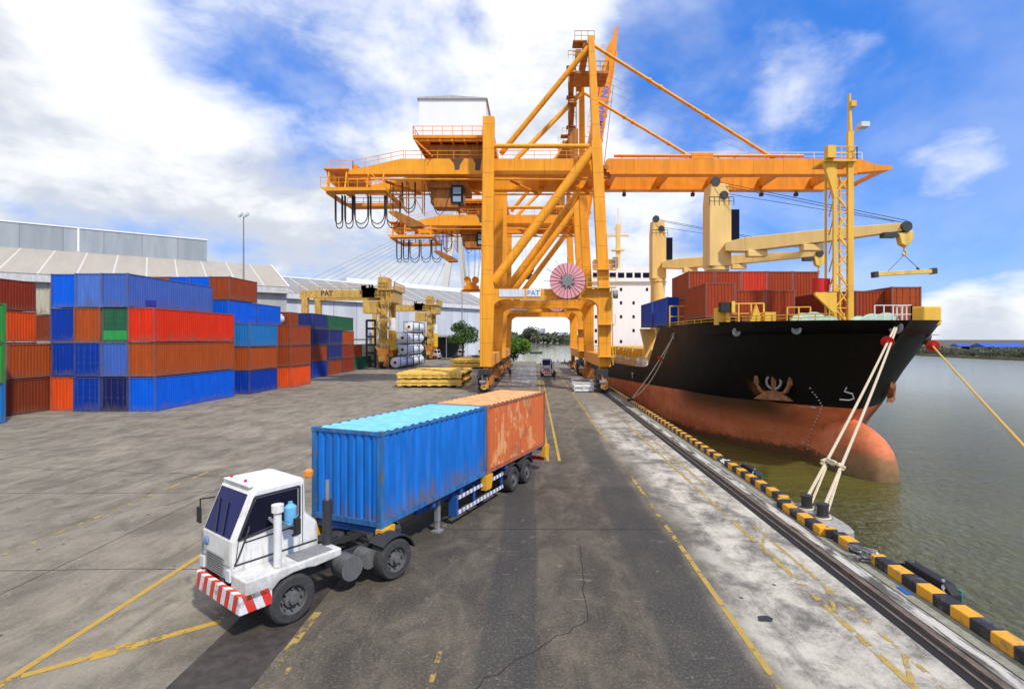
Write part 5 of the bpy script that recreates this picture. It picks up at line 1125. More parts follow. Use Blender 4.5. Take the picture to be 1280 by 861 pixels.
# containers carried by the ship
GS = 'containers stacked on the ship deck'
def sc_(x, y, z, c, lab, H=2.6, L=6.06, doors=False, W=2.44): container(x + W / 2, y, z, c, lab, L, W, H, GS, doors)
sc_(13.95, 43, 8.05, 'ship_brown', 'reddish brown container at the near left corner of the ship deck load', 2.85)
sc_(16.46, 43.3, 7.68, 'ship_brown', 'reddish brown container on deck, second from the left in the front row', 2.66)
sc_(18.95, 43.3, 7.68, 'ship_brown', 'reddish brown container on deck, third from the left in the front row, beside the gap', 2.66)
nm = ['leftmost', 'second from the left', 'third from the left, brighter red', 'fourth from the left', 'rightmost, behind the yellow mast']
for k, (c, y) in enumerate((('ship_brown', 49.6), ('ship_brown', 49.6), ('ship_red', 49.6), ('ship_brown', 49.7), ('ship_brown', 49.8))):
    x = 14.5 + 2.47 * k
    sc_(x, y, 7.64, 'ship_brown', 'lower container in the back row of the deck load, %s' % nm[k].split(',')[0], 2.5)
    sc_(x, y, 10.16, c, 'upper container in the back deck row, %s' % nm[k], 2.55)
sc_(24.1, 43.3, 7.64, 'maroon', 'shaded maroon container behind the foremast on the ship', 2.6)  # maroon puts this reddish brown container's shade into its paint
sc_(26.6, 43.9, 7.64, 'ship_brown', 'reddish container right of the foremast, set back', 2.7)
sc_(29.1, 43.0, 7.64, 'orange_brown', 'reddish container at the far right end of the ship deck load', 2.95, doors=True)
sc_(13.35, 53.2, 7.72, 'ship_blue', 'blue container on the ship side, nearer of the blue pair', 2.85)
sc_(13.35, 60.1, 7.72, 'ship_blue', 'blue container on the ship side, farther of the blue pair', 2.85)

# mooring ropes with rat guards
def rope(p0, p1, sag, label, r=.055, guard=None, n=16, grp='mooring ropes'):
    t = thing('mooring_rope', label, 'rope', tuple(p1), group=grp)
    p0, p1 = Vector(p0), Vector(p1); pts = [p0.lerp(p1, k / n) - Vector((0, 0, sag * math.sin(math.pi * k / n))) for k in range(n + 1)]
    b = MB(); ax = (p1 - p0).normalized(); ux = ax.orthogonal().normalized(); uy = ax.cross(ux); Ln = (p1 - p0).length; m_ = int(Ln / .075)
    for st in range(3):
        b.path([p0.lerp(p1, k / m_) - Vector((0, 0, sag * math.sin(math.pi * k / m_))) + (ux * math.cos(k * .95 + st * 2.094) + uy * math.sin(k * .95 + st * 2.094)) * r * .52 for k in range(m_ + 1)], r * .60, 5)
    b.build('line', M_ROPE, t, True); return t
def rat_guard(p, d_, label):
    b = MB(); q = Vector(d_).normalized().to_track_quat('Z', 'Y').to_matrix().to_4x4()
    b.lathe([(.08, -.1), (.10, -.03), (.34, .0), (.34, .02), (.10, .06), (.08, .12)], Matrix.Translation(p) @ q, 20)
    return tag(b.build('rat_guard', M_RED, org=tuple(p)), label, 'rat guard', 'red rat guards on the mooring ropes')
H1 = on_hull(1120, 409, .1)
B1, B2 = Vector((9.98, 19.35, .42)), Vector((10.02, 18.35, .42))
rope(H1, B1 + Vector((.0, 0, .05)), .15, 'thick pale rope from the bow to the farther bollard, left of its pair', .06)
rope(H1 + Vector((.12, 0, 0)), B2 + Vector((.12, .1, .05)), .15, 'thick pale rope from the bow to the nearer bollard, right of its pair', .06)
rat_guard(H1.lerp(B1, .13), B1 - H1, 'red round rat guard on the rope pair below the bow')
t = thing('rope_knot', 'pale knotted rope tails lashed round the pair of ropes above the bollards', 'rope', tuple(H1.lerp(B1, .83)))
b = MB(); a_, c_ = H1.lerp(B1, .85), H1.lerp(B2, .85); 
for k in range(6): o_ = Vector((random.uniform(-.1, .1), random.uniform(-.1, .1), random.uniform(-.1, .1))); b.path([a_ + o_ + Vector((-.22, 0, -.02)), a_ + o_ * .5 + Vector((0, 0, .08)), a_.lerp(c_, .5) + o_ + Vector((0, 0, .05)), c_ - o_ * .5 + Vector((0, 0, .08)), c_ + o_ + Vector((.15, 0, -.08))], .06, 6)
b.build('lashing', M_ROPE, t, True)
for B_, nm_ in ((B1, 'farther'), (B2, 'nearer')):
    b = MB(); b.path([B_ + Vector((.23 * math.cos(a), .23 * math.sin(a), -.36 + .012 * a)) for a in [R(24 * k) for k in range(17)]], .05, 6)
    b.path([B_ + Vector((.2, .1, -.2)), H1.lerp(B_, .87) + Vector((.1, 0, 0))], .05, 6)
    tag(b.build('rope_loop', M_ROPE, None, True, org=tuple(B_)), 'pale rope turns wound round the %s bollard on the pad' % nm_, 'rope')
H2 = on_hull(843, 420, .1); B3 = Vector((9.75, 53, .3))
rope(H2, B3, .3, 'thin yellowish rope from the hull side down to the quay, upper of two', .05)
rope(H2 + Vector((0, .3, -.1)), B3 + Vector((.05, .2, -.05)), 1.0, 'thin yellowish slack rope from the hull side to the quay, lower of two', .045)
rat_guard(H2.lerp(B3, .3) - Vector((0, 0, .25)), B3 - H2, 'red rat guard on the far thin rope pair by the hull')
B4 = Vector((10.25, 6.3, .4)); 
g_ = at(1166, 432, 31.5)
M_ROPE, keep_ = paint('yellow_rope_fibre', (.62, .40, .10), .85, .2, .3, 0, 8, False), M_ROPE
rope(g_ + (g_ - B4).normalized() * 2.2, B4, .12, 'single yellow rope running from beyond the bow out of the right edge', .05)
M_ROPE = keep_
rat_guard(g_, B4 - g_, 'dark red rat guard alone against the far bank, right of the bow')

# ------------------------------------------------------------------ yard things on the quay
def hatch_stack(x0, x1, y0, y1, place):
    for k, nm_ in enumerate(('lower', 'upper')):
        z = .1 + k * .98
        t = thing('hatch_cover', 'flat yellow ship hatch cover, %s of the %s pair beside the crane leg' % (nm_, place), 'hatch cover', ((x0 + x1) / 2, y0, z), group='stacked yellow hatch covers')
        b = MB(); b.box((x0, y0, z + .55), (x1, y1, z + .85)); 
        for q in range(7): xx = lerp(x0 + .1, x1 - .6, q / 6); b.box((xx, y0 + .05, z + .12), (xx + .5, y1 - .05, z + .55))
        b.box((x0 + .05, y0 + .1, z + .2), (x1 - .05, y0 + .3, z + .55)); b.box((x1 - .3, y0 + .3, z + .2), (x1 - .1, y1 - .2, z + .55)); b.build('panel', M_HATCH, t, bevel=.02)
        b = MB()
        for q in range(4): xx = lerp(x0 + 1, x1 - 2, q / 3); b.box((xx, y0 + .6, z + .85), (xx + 1.1, y1 - .6, z + .94))
        for q in range(5): yy = lerp(y0 + .3, y1 - .5, q / 4); b.box((x0 + .2, yy, z + .852), (x1 - .2, yy + .25, z + .97))
        b.build('top_rib', M_HATCH, t)
    b = MB()
    for xx in (x0 + .5, x1 - .8):
        for yy in (y0 + .4, y1 - .8): b.box((xx, yy, 0), (xx + .3, yy + .3, .22))
    tag(b.build('timber_block', M_CONCRETE, org=(x0, y0, 0)), 'grey blocks under the %s pair of hatch covers' % place, 'blocks')
hatch_stack(-17.9, -9.4, 68.5, 80, 'nearer'); hatch_stack(-18.2, -8.6, 113.6, 125, 'farther')
t = thing('steel_crate', 'low white steel crate with slots on the quay by the crane wheels', 'crate', (5.9, 63, 0))
b = MB(); b.box((4.76, 63, .12), (7.06, 69, .22))
for x in (4.76, 7.0):
    for y in (63, 66, 68.94): b.box((x, y, 0), (x + .08, y + .08, 1.15))
for z in (.12, .62, 1.07):
    for x in (4.74, 7.02): b.box((x, 63.08, z), (x + .06, 68.9, z + .1))
    for y in (62.98, 68.96): b.box((4.86, y, z), (6.98, y + .05, z + .1))
b.box((5.85, 62.99, .2), (5.95, 63.06, 1.1)); b.build('frame', M_WHITE, t)
b = MB(); b.box((4.85, 63.08, .5), (5.8, 63.12, 1.05)); b.box((6.0, 63.08, .68), (6.95, 63.12, 1.05)); b.box((4.9, 63.2, .22), (6.95, 68.8, .8)); b.build('panel', M_WHITE, t)
b = MB()
for k in range(10): b.bar((4.9 + .0, 63.4 + k * .55, 1.1), (6.95, 63.7 + k * .55, 1.1), .07)
b.build('top_bar', M_GREY, t)

# people
def person(x, y, rz, label, mtop, mleg):
    t = thing('person', label, 'person', (x, y, 0), rz, None, False)
    me = bpy.data.meshes.new('body'); V = [(0, 0, .95), (0, .01, 1.2), (0, 0, 1.42), (0, 0, 1.52), (0, -.02, 1.66), (.19, 0, 1.41), (.25, .02, 1.14), (.24, -.08, .90), (-.19, 0, 1.41), (-.25, .02, 1.14), (-.24, -.08, .90), (.10, 0, .90), (.11, -.06, .50), (.12, .02, .08), (.12, -.12, .04), (-.10, 0, .90), (-.11, .06, .50), (-.12, .12, .08), (-.12, -.02, .04)]
    E = [(0, 1), (1, 2), (2, 3), (3, 4), (2, 5), (5, 6), (6, 7), (2, 8), (8, 9), (9, 10), (0, 11), (11, 12), (12, 13), (13, 14), (0, 15), (15, 16), (16, 17), (17, 18)]
    rad = [.15, .15, .15, .06, .10, .07, .05, .04, .07, .05, .04, .10, .07, .05, .05, .10, .07, .05, .05]
    me.from_pydata(V, E, []); me.materials.append(mtop)
    o = bpy.data.objects.new('body', me); C.objects.link(o); o.parent = t
    m = o.modifiers.new('skin', 'SKIN'); sv = me.skin_vertices[0].data if me.skin_vertices else None
    if sv is None:
        bm = bmesh.new(); bm.from_mesh(me); bm.verts.layers.skin.verify(); bm.to_mesh(me); bm.free(); sv = me.skin_vertices[0].data
    for k, r_ in enumerate(rad): sv[k].radius = (r_, r_ * .8)
    sv[0].use_root = True; m2 = o.modifiers.new('sub', 'SUBSURF'); m2.levels = m2.render_levels = 1
    b = MB(); b.lathe([(.03, -.13), (.085, -.06), (.098, .02), (.085, .09), (.03, .125)], Matrix.Translation((0, -.01, 1.66)), 12); h = b.build('head', M_SKIN, t, True)
    b = MB(); b.lathe([(.115, .02), (.10, .09), (.05, .135)], Matrix.Translation((0, .0, 1.665)), 12); b.build('helmet', mleg, t, True)
    return t
q = at(633.5, 472, 84); person(-3.85, 83, R(20), 'person in dark blue clothes walking beside the near crane landside wheels', M_BLUEC, plain('dark_hair', (.03, .03, .03)))
person(3.0, 79, R(-20), 'person in dark clothes standing right in front of the approaching white tractor', plain('dark_cloth', (.03, .028, .026), .9), plain('yellow_helmet', (.7, .45, .02), .5))

# ------------------------------------------------------------------ yard cranes (rubber tyred gantries)
def rtg(Y, label):
    t = thing('yard_crane', label, 'yard crane', (-41, Y, 0), 0, 'yellow yard gantry cranes')
    xl_, xr2 = -49.9, -32.8; zb, zt = 15.3, 16.9
    for y in (Y, Y + 7):
        b = MB(); b.box((xl_ - 1, y - .55, zb), (xr2 + 1, y + .55, zt)); bm_ = b.build('main_beam', M_RTG, t)
        b = MB(); b.rail([(xl_ - 1, y - .5, zt), (xr2 - 3, y - .5, zt)], 1.1, 2.2, .05); b.build('handrail', M_RTG, bm_)
        for x in (xl_, xr2): b = MB(); b.box((x - .62, y - .6, 1.7), (x + .62, y + .6, zb)); b.box((x - .75, y - .7, 11), (x + .75, y + .7, 11.25)); b.build('leg', M_RTG, t, bevel=.03)
    for x in (xl_, xr2):
        b = MB(); b.box((x - .5, Y - 2.2, 1.5), (x + .5, Y + 9.2, 2.5)); b.box((x - .5, Y + .6, 8.5), (x + .5, Y + 6.4, 9.1)); b.build('sill_beam', M_RTG, t)
        for y in (Y - 1.5, Y + .6, Y + 6.2, Y + 8.3):
            b = MB(); b.lathe([(.5, -.25), (.8, -.25), (.82, 0), (.8, .25), (.5, .25)], Matrix.Translation((x, y, .82)) @ Matrix.Rotation(R(90), 4, 'Y'), 18); b.build('wheel', M_BLACK, t, True)
        for y in (Y, Y + 7): b = MB(); b.box((x - 1.1, y - 1, 3.0), (x + 1.1, y + 1, 4.2)); b.box((x - .9, y - 1.3, .4), (x + .9, y + 1.3, 3.1)); b.build('drive_housing', M_ORDIRT, t)
    b = MB(); b.box((xr2 - 4.4, Y - 1.1, zt), (xr2 - 1.8, Y + 8, zt + .5)); rg = random.Random(int(Y))
    for k in range(26): q = xr2 - 4.6 + rg.random() * 2.6; hh_ = rg.uniform(.3, 1.9); z0 = zt + rg.uniform(-1.6, .1); b.box((q, Y - 1.3 + rg.uniform(0, .6), z0), (q + rg.uniform(.1, .3), Y - .7 + rg.uniform(0, 1.5), z0 + hh_ * .7)); b.box((xr2 - 4.4, Y - .9, zt - 1.5), (xr2 - 2.2, Y + .4, zt)); tr_o = b.build('trolley', paint('sooty_machinery', (.085, .062, .04), .7, .4, .5, .5, 1.5), t)
    b = MB(); b.box((xr2 - 4.2, Y - 1.2, zb - 3.4), (xr2 - 1.2, Y + 1.5, zb - .7)); b.build('operator_cab', M_RTG, tr_o)
    b = MB(); b.box((xr2 - 1, Y - 1.4, zt), (xr2 + 2.6, Y + 8, zt + .3)); b.box((xr2 - .9, Y - 1.2, zt + .3), (xr2 + .9, Y + 3, zt + 2.8)); b.box((xr2 + .7, Y - .9, zb - 1), (xr2 + 2.3, Y + 7, zb + 1.5)); b.rail([(xr2 - 1, Y - 1.4, zt + .3), (xr2 + 2.6, Y - 1.4, zt + .3), (xr2 + 2.6, Y + 8, zt + .3)], 1.4, .8, .06)
    for k in range(5): b.bar((xr2 - .6 + k * .8, Y - 1, zt + 1), (xr2 - .4 + k * .8, Y - 1, zt + 3.4 - k * .4), .14)
    b.build('machinery_deck', M_RTG, t)
    b = MB(); b.tube((xr2 + 1.6, Y + 1, 4.0), (xr2 + 1.6, Y + 1, 8.2), .85, 14); b.build('generator_tank', paint('bright_yellow_tank', (.78, .45, .02)), t, True)
    b = MB(); b.tube((xr2 + 1.6, Y + 1, 8.2), (xr2 + 1.6, Y + 1, 11), .75, 14); b.build('air_filter', M_WHITE, t, True)
    b = MB(); z = 2.6; k = 0
    while z < 14:
        b.bar((xr2 + .2, Y - .9, z), (xr2 + (1.9 if k % 2 else -1.5), Y - .9, z + 2.2), .12, .5); b.rail([(xr2 - 1, Y - 1.2, z + 2.2), (xr2 + 1.8, Y - 1.2, z + 2.2)], 1.0, .9, .05); z += 2.2; k += 1
    b.build('access_stair', M_RTG, t)
    b = MB()
    for q in (-.95, .95): b.box((xr2 - 3.5 + q - .18, Y + 2, .0), (xr2 - 3.5 + q + .18, Y + 2.5, 10.6))
    for k in range(6): b.box((xr2 - 4.4, Y + 2.05, 1.2 + 1.8 * k), (xr2 - 2.6, Y + 2.4, 1.7 + 1.8 * k))
    b.build('cable_rack', M_DARK, t)
    me = text_mesh('PAT', 1.5, .01, .03); me.materials.append(M_DARK)
    o = bpy.data.objects.new('lettering', me); C.objects.link(o); o.parent = t; o.location = (xl_ + 41 + 3.6, -.565, zb + .45); o.rotation_euler = (R(90), 0, 0)
    return t
rtg(115, 'nearer dirty yellow yard gantry crane straddling the container rows')
rtg(165, 'farther dirty yellow yard gantry crane beyond the white tanks')

# ------------------------------------------------------------------ warehouses, shed, masts
def roofmat(name, a, b_, w_):
    def f(t, b):
        co = t.new('ShaderNodeTexCoord').outputs['Object']; x, y, z = t.sep(co)
        k = t.math('FRACT', t.math('DIVIDE', x, 6.2)); m = t.math('LESS_THAN', k, .055)
        n = t.noise(t.map(co, (.5, .1, .1)), 1, 5, .6)
        c = t.mix(n, a, b_); c = t.mix(m, c, w_); rib = t.math('SINE', t.math('MULTIPLY', x, 12))
        t.put(b.inputs['Base Color'], c); b.inputs['Roughness'].default_value = .7; t.put(b.inputs['Normal'], t.bump(rib, .3, .03))
    return mat(name, f)
def wallmat(name, a, b_):
    def f(t, b):
        co = t.new('ShaderNodeTexCoord').outputs['Object']; x, y, z = t.sep(co)
        k = t.math('LESS_THAN', t.math('FRACT', t.math('DIVIDE', x, 8.)), .02)
        n = t.noise(t.map(co, (.35, .35, .05)), 1, 5, .6); n2 = t.new('ShaderNodeTexWhiteNoise'); t.put(n2.inputs[0], t.comb(t.math('FLOOR', t.math('DIVIDE', x, 8.)), 0, 0))
        c = t.mix(t.smooth(n, .3, .7), a, b_); c = t.mix(t.math('MULTIPLY', n2.outputs[0], .35), c, [q * .72 for q in a]); c = t.mix(k, c, (.2, .2, .2))
        t.put(b.inputs['Base Color'], c); b.inputs['Roughness'].default_value = .6; t.put(b.inputs['Normal'], t.bump(t.math('SINE', t.math('MULTIPLY', x, 16)), .3, .03))
    return mat(name, f)
M_ROOF1 = roofmat('warm_sheet_roof', (.34, .29, .225), (.46, .41, .33), (.56, .53, .47)); M_ROOF2 = roofmat('grey_sheet_roof', (.22, .21, .195), (.34, .325, .30), (.60, .59, .57))
M_WALL1 = wallmat('mid_grey_sheet', (.34, .34, .33), (.46, .46, .45)); M_WALL2 = wallmat('light_grey_sheet', (.50, .52, .54), (.64, .66, .67)); M_CLER = wallmat('blue_grey_sheet', (.26, .295, .31), (.36, .385, .395))  # M_WALL1: mid grey sheet for the left warehouse
th = math.atan2(.586, .81)
t = thing('warehouse', 'long grey warehouse with beige roof and raised roof band, left behind the containers', 'warehouse', (-65.4, 141, 0), th, 'dockside warehouses', False)
b = MB(); b.box((-95, 1.5, 0), (-.4, 30, 18.6)); b.build('wall', M_WALL1, t)
b = MB(); b.box((-95, 0, 18.5), (0, .5, 20.2)); b.box((-.5, .5, 18.5), (0, 30, 20.2)); b.build('fascia', paint('fascia_grey', (.52, .52, .50), .6), t)
b = MB(); b.add([(-95, 0, 20.2), (0, 0, 20.2), (0, 26, 28.8), (-95, 26, 28.8), (-95, 0, 20.0), (0, 0, 20.0), (0, 26, 28.6), (-95, 26, 28.6)], [(0, 1, 2, 3), (7, 6, 5, 4), (0, 4, 5, 1), (1, 5, 6, 2), (2, 6, 7, 3), (3, 7, 4, 0)])
b.prism([(26, 28.8), (52, 20), (52, 19.8), (26, 28.6)], -95, 0, 'x'); rf = b.build('roof', M_ROOF1, t)
b = MB(); b.box((-95, 25.2, 28.0), (-17, 34, 34.6)); cl = b.build('raised_band', M_CLER, t)
b = MB(); b.box((-95, 25.0, 34.6), (-16.8, 34.2, 34.9)); b.box((-45.2, 25.05, 28.6), (-44.8, 25.25, 34.6)); b.build('band_trim', M_WHITE, cl)
b = MB(); b.box((-.25, 0, 20.2), (.05, 26, 20.5), Matrix.Rotation(0, 4, 'X')); b.prism([(0, 20.2), (26, 28.8), (26, 29.1), (0, 20.5)], -.3, .06, 'x'); b.build('gable_trim', M_WHITE, t)
th2 = math.atan2(.744, .668)
t = thing('warehouse', 'light grey warehouse behind the yard cranes and the white tanks', 'warehouse', (-47, 185, 0), th2, 'dockside warehouses', False)
b = MB(); b.box((-44, 1.2, 0), (46, 36, 18.6)); b.build('wall', M_WALL2, t)
b = MB(); b.box((-44.5, 0, 18.4), (46.5, .5, 20.1)); b.build('fascia', paint('fascia_white', (.66, .65, .62), .6), t)
b = MB(); b.add([(-44.5, 0, 20.1), (46.5, 0, 20.1), (46.5, 18, 26.6), (-44.5, 18, 26.6), (-44.5, 0, 19.9), (46.5, 0, 19.9), (46.5, 18, 26.4), (-44.5, 18, 26.4)], [(0, 1, 2, 3), (7, 6, 5, 4), (0, 4, 5, 1), (1, 5, 6, 2), (2, 6, 7, 3), (3, 7, 4, 0)]); b.prism([(18, 26.6), (37, 20), (37, 19.8), (18, 26.4)], -44.5, 46.5, 'x'); b.build('roof', M_ROOF2, t)
b = MB(); b.box((-44.5, 17.4, 26.5), (46.5, 18.6, 27.0)); b.box((-10, 18.7, 24.5), (46, 24, 28.4)); b.build('ridge_cap', M_WHITE, t)
b = MB()
for x in (-30, -6, 18): b.box((x, 1.12, 0), (x + 9, 1.19, 6.0))
b.build('door', paint('blue_grey_door', (.16, .20, .24), .6), t)
b = MB(); b.box((-43.9, 1.0, 6.2), (45.9, 1.19, 6.5)); b.build('wall_rail', M_GREY, t)
t = thing('open_shed', 'low dark open shed with grey roof left of the tree', 'shed', (-30, 176, 0))
b = MB(); b.prism([(176, 7.0), (186, 7.6), (186, 7.85), (176, 7.25)], -40, -24.5, 'x'); b.build('roof', M_GREY, t)
b = MB()
for x in (-39.5, -34.5, -29.5, -25): b.box((x, 176.2, 0), (x + .25, 176.45, 7))
b.build('post', M_GREY, t)
b = MB(); b.box((-39.8, 185.4, 0), (-24.7, 185.6, 7.3)); b.build('back_wall', M_DARK, t)
def mast(px, py, Y, label, heads):
    q = at(px, py, Y); t = thing('light_mast', label, 'light mast', (q.x, Y, 0), group='tall floodlight masts')
    b = MB(); b.tube((q.x, Y, 0), (q.x, Y, q.z), .28, 10, .12); b.build('pole', M_GREY, t)
    b = MB()
    for k in range(heads): b.box((q.x - 1.2 + k * .65, Y - .4, q.z - .3 + (k % 2) * .5), (q.x - .75 + k * .65, Y + .2, q.z + .25 + (k % 2) * .5))
    b.bar((q.x - 1.3, Y, q.z), (q.x + 1.3, Y, q.z), .15); b.build('lamp_head', M_LAMP, t)
mast(304.5, 270, 122, 'tall grey floodlight mast above the warehouse roof at left', 4)
mast(577.5, 366, 178, 'thin grey pole beside the tree in front of the light grey warehouse', 2)

# ------------------------------------------------------------------ trees and the far bank
def leafmat(name, a, b_):
    def f(t, b):
        v, co = jitter(t); n = t.noise(co, .9, 4, .6); n2 = t.noise(co, .12, 3)
        t.put(b.inputs['Base Color'], t.mix(t.math('ADD', t.math('MULTIPLY', n, .6), t.math('MULTIPLY', n2, .4)), a, b_)); b.inputs['Roughness'].default_value = .7
        b.inputs['Specular IOR Level'].default_value = .2
    return mat(name, f)
M_LEAF = leafmat('tree_leaves', (.022, .060, .012), (.085, .15, .03)); M_LEAF2 = leafmat('bright_leaves', (.05, .12, .015), (.13, .24, .03)); M_LEAFF = leafmat('hazy_far_leaves', (.06, .075, .045), (.15, .16, .095))  # M_LEAFF is greyer and lighter: distance haze put into the leaf colour
M_BARK = paint('bark', (.10, .075, .05), .9, .3, .3)
def crown(b, c, rad, n, size, rng):
    for _ in range(n):
        v = Vector((rng.gauss(0, 1), rng.gauss(0, 1), rng.gauss(0, 1))).normalized() * (rng.random() ** .33)
        p = Vector((c[0] + v.x * rad[0], c[1] + v.y * rad[1], c[2] + v.z * rad[2]))
        s = size * rng.uniform(.6, 1.3); u = Vector((rng.gauss(0, 1), rng.gauss(0, 1), rng.gauss(0, 1))).normalized(); w_ = u.orthogonal().normalized(); x = u.cross(w_)
        b.add([p + w_ * s, p + x * s * .55, p - w_ * s, p - x * s * .55 + u * s * .2], [(0, 1, 2, 3)])
def tree(x, y, z0, h, r_, label, m, n=2600, size=.28, trunk=.28, group=None, seed=1):
    rng = random.Random(seed); t = thing('tree', label, 'tree', (x, y, z0), group=group)
    b = MB(); b.tube((x, y, z0), (x + .1, y, z0 + h * .45), r_ * .05 + trunk * .5, 8, trunk * .4); tips = []
    for k in range(9):
        a = k * 2.4; p0 = Vector((x + .1, y, z0 + h * (.3 + .03 * k))); p1 = Vector((x + r_ * .62 * math.cos(a), y + r_ * .62 * math.sin(a), z0 + h * rng.uniform(.5, .86))); b.tube(p0, p1, trunk * .25, 6, trunk * .08); tips.append(p1)
    b.build('trunk', M_BARK, t)
    b = MB(); tips += [Vector((x, y, z0 + h * .85)), Vector((x, y, z0 + h * .65))]
    for p in tips: q = rng.uniform(.3, .46) * r_; crown(b, p, (q * 1.2, q * 1.2, q), n // len(tips), size, rng)
    b.build('crown', m, t)
tree(-21.8, 160, 0, 11.6, 4.7, 'green leafy tree in front of the light grey warehouse', M_LEAF, 2600, .34, .4, None, 8)
tree(-5.6, 139.6, -2.2, 8.6, 4.6, 'bright green bushy tree at the end of the quay, under the crane portal', M_LEAF2, 4200, .32, .3, None, 5)
# far bank
BANK = [(420, -300), (205, -60), (196, 120), (200, 246), (230, 420), (190, 640), (80, 790), (-120, 840), (-500, 860), (-2500, 900)]
vs = [(x, y, WATER + .9) for x, y in BANK]; far = [(-2500, 9000), (6000, 9000), (6000, -300)]
b = MB(); b.add(vs + [(x, y, WATER + .9) for x, y in far], [tuple(range(len(vs) + 3))])
for (x0, y0, z0), (x1, y1, z1) in zip(vs, vs[1:]): b.add([(x0, y0, z0 - .004), (x1, y1, z1 - .004), (x1, y1, -6), (x0, y0, -6)], [(0, 1, 2, 3)])
struct(b.build('far_bank', paint('bank_earth', (.13, .11, .07), .9, .3, .3, 0, .05, False)))
rng = random.Random(11); b = MB(); b2 = MB()
def along(d0, d1, step):
    d_ = 0.
    for (x0, y0), (x1, y1) in zip(BANK, BANK[1:]):
        L = math.hypot(x1 - x0, y1 - y0); n = Vector((-(y1 - y0), x1 - x0)) / L; k = 0
        while k < L:
            if d0 <= d_ + k <= d1: yield x0 + (x1 - x0) * k / L, y0 + (y1 - y0) * k / L, -n
            k += step
        d_ += L
for x, y, n in along(330, 680, 4.2):
    for row in range(3):
        o_ = 3 + row * 11 + rng.uniform(0, 8); h = rng.uniform(2.4, 4.0) + row * .35
        for q in range(4): crown(b, (x + n.x * o_ + rng.uniform(-3, 3), y + n.y * o_ + rng.uniform(-3, 3), WATER + .9 + h * rng.uniform(.25, .75)), (3.0, 3.0, 1.5), 120, .36, rng)
for x, y, n in along(680, 1120, 5):
    for row in range(2):
        o_ = 3 + row * 10 + rng.uniform(0, 7); h = rng.uniform(3, 5)
        for q in range(3): crown(b, (x + n.x * o_ + rng.uniform(-3, 3), y + n.y * o_ + rng.uniform(-3, 3), WATER + .9 + h * rng.uniform(.25, .75)), (3.4, 3.4, 1.8), 50, .6, rng)
for x, y, n in along(1120, 1900, 7):
    for row in range(3):
        o_ = 8 + row * 20 + rng.uniform(0, 14); h = rng.uniform(11, 19) + row * 3 
        for q in range(3): crown(b, (x + n.x * o_ + rng.uniform(-6, 6), y + n.y * o_ + rng.uniform(-6, 6), WATER + .9 + h * rng.uniform(.25, .75)), (6.5, 6.5, 4.6), 26, 2.4, rng)
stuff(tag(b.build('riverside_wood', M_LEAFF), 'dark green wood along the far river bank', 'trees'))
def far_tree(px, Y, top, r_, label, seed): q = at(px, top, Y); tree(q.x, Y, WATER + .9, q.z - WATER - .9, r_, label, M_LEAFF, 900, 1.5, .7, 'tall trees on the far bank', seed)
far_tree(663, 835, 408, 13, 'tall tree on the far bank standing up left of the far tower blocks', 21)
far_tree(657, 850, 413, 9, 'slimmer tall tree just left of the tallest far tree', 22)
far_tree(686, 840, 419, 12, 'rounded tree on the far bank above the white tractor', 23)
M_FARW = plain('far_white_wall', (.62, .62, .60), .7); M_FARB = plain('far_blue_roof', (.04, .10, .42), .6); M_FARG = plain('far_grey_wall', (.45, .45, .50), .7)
def house(x, y, wx_, wy, h, roof, label, mw, mr, n=5):
    z0 = WATER + .9; t = thing('house' if h < 15 else 'tower_block', label, 'building', (x, y, z0), group='buildings on the far bank')
    b = MB(); b.box((x - wx_ / 2, y - wy / 2, z0), (x + wx_ / 2, y + wy / 2, z0 + h)); b.build('wall', mw, t)
    b = MB()
    if roof: b.prism([(y - wy / 2 - .8, z0 + h), (y + wy / 2 + .8, z0 + h), (y, z0 + h + roof)], x - wx_ / 2 - .8, x + wx_ / 2 + .8, 'x')
    else: b.box((x - wx_ / 2 - .3, y - wy / 2 - .3, z0 + h), (x + wx_ / 2 + .3, y + wy / 2 + .3, z0 + h + .8))
    b.build('roof', mr, t)
    b = MB(); k0 = max(2, int(h / 3.2))
    for f in range(k0):
        for k in range(n): xx = lerp(x - wx_ / 2 + .8, x + wx_ / 2 - 2, k / max(1, n - 1)); zz = z0 + .9 + f * (h - 1) / k0; b.box((xx, y - wy / 2 - .05, zz), (xx + 1.2, y - wy / 2 + .02, zz + 1.4))
    b.build('window', M_GLASSD, t)
q = at(1263, 436, 262); house(q.x + 8, 278, 21, 10, 3.9, 2.0, 'house with a wide blue roof among trees on the right bank', M_FARW, M_FARB)
q = at(1201, 436, 285); house(q.x, 285, 6, 6, 4.2, 1.4, 'small white house above the trees on the right bank', M_FARW, M_FARB)
q = at(1246, 444, 243); house(q.x, 243, 16, 5, 1.8, .8, 'long low cream building at the water edge on the right bank', M_FARW, M_FARW)
q = at(1277, 446, 246); house(q.x, 246, 5, 5, 2.2, .5, 'teal roofed hut at the right edge of the far bank', M_FARW, plain('teal_roof', (.05, .3, .32)))
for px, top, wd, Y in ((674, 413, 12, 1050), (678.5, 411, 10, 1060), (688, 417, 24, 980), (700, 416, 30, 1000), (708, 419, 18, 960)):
    q = at(px, top, Y); house(q.x, Y, wd, 12, q.z - WATER - .9, 0, 'pale far building through the crane portal, %s' % {674: 'left of the twin pale towers', 678.5: 'right of the twin pale towers', 688: 'wide low block beside the towers', 700: 'widest block near the right portal leg', 708: 'partly behind the right portal leg'}[px], M_FARG, M_FARG)
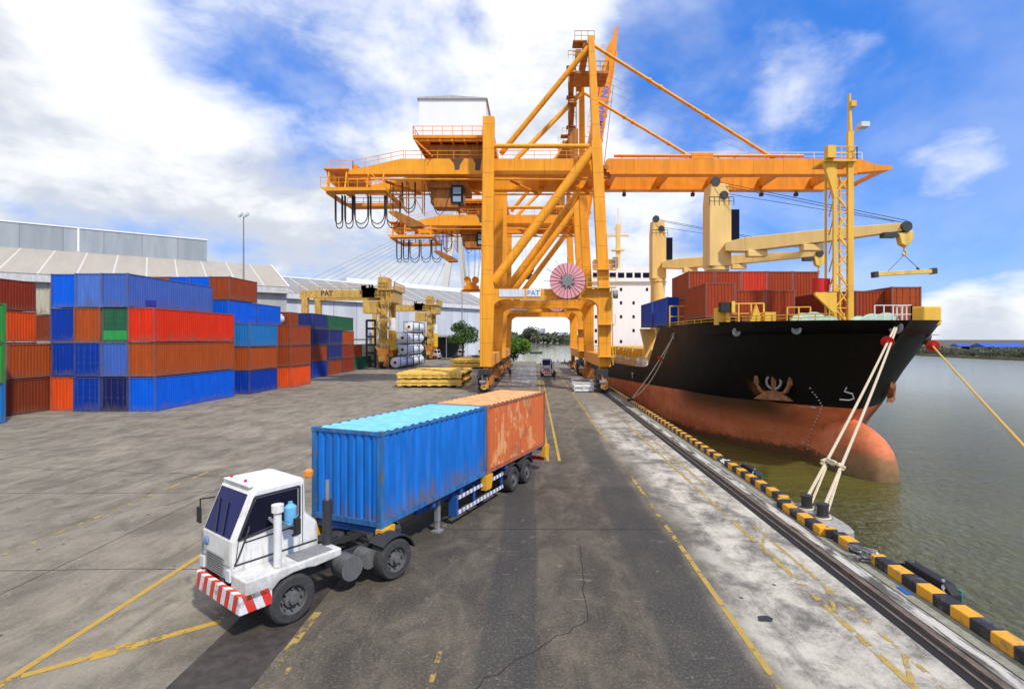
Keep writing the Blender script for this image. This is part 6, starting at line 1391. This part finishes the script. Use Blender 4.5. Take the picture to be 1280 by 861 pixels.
# quay-end clutter and a small boat
t = thing('barge', 'rusty low barge moored beyond the quay end at left of the lane', 'barge', (-4, 139.5, WATER))
b = MB(); b.prism([(-9, -2.6), (-1.2, -2.6), (-.4, -1.2), (-9.6, -1.2)], 138.6, 142, 'y'); b.build('hull', M_RUST, t)
b = MB()
for k in range(7): b.box((-9 + k * 1.2, 138.9, -1.2), (-8.1 + k * 1.2, 141, -.3 + rng.random() * .9))
b.build('deck_load', M_ORDIRT, t)
t = thing('timber_jetty', 'brown timber jetty beyond the quay end at right of the lane', 'jetty', (6, 140, WATER))
b = MB(); b.box((2.2, 139, -.5), (11, 141.5, -.1)); b.build('deck', M_RUST, t)
b = MB()
for x in (2.6, 4.4, 6.2, 8, 9.8): b.tube((x, 139.2, -4), (x, 139.2, .9), .14, 8)
b.build('pile', M_ORDIRT, t)
b = MB(); b.box((-8, 134, 0), (.5, 135.2, .7)); b.box((2.2, 134.3, 0), (9.3, 135, .55)); tag(b.build('quay_end_wall', M_CONCRETE, org=(-3, 134.5, 0)), 'low dark concrete wall closing the end of the quay', 'wall')
b = MB(); c = at(670, 441.5, 330); c.z = WATER; Mt = Matrix.Translation(c); b.prism([(-4, .9), (4.5, 1.1), (3.4, -.3), (-3.6, -.3)], -.9, .9, 'y', Mt); t = thing('river_boat', 'small dark boat with a mast on the pale river', 'boat', tuple(c)); b.build('hull', M_DARK, t)
b = MB(); b.tube(c + Vector((0, 0, .9)), c + Vector((.2, 0, 6)), .09, 6); b.build('mast', M_DARK, t)
# cable-stayed bridge far off
t = thing('cable_stayed_bridge', 'pale cable-stayed bridge pylon and cables behind the warehouses', 'bridge', (-130, 900, WATER))
Yb = 900.
b = MB(); a0, a1, ap = at(556, 372, Yb), at(582, 372, Yb + 40), at(571, 262, Yb + 20)
a0.z = a1.z = WATER
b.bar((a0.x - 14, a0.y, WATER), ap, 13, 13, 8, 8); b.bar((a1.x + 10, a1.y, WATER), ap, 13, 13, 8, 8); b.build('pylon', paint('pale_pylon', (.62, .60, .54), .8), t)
b = MB(); dk = at(300, 405, Yb); b.box((dk.x - 300, Yb + 10, dk.z - 3), (ap.x + 40, Yb + 30, dk.z)); b.build('deck', M_CONCRETE, t)
b = MB()
for k in range(15):
    p0 = ap + Vector((0, 0, -3.5 * k)); p1 = Vector((ap.x - 420 + k * 25, Yb + 20, dk.z)); b.tube(p0, p1, .5, 4)
b.build('stay_cable', plain('pale_cable', (.6, .58, .52), .6), t)
# litter near the camera
b = MB(); b.prism([(5.02, 11.8), (5.3, 11.78), (5.38, 11.9), (5.3, 12.02), (5.08, 12.0)], .012, .022, 'z'); tag(b.build('steel_plate', M_DARK, org=(5.2, 11.9, 0)), 'small dark plate lying on the pale concrete by the lines', 'plate')
b = MB(); b.box((9.18, 13.0, .012), (9.32, 13.4, .03)); tag(b.build('blue_scrap', paint('blue_scrap_paint', (.03, .12, .45)), org=(9.25, 13.2, 0)), 'small blue scrap lying beside the kerb', 'scrap')
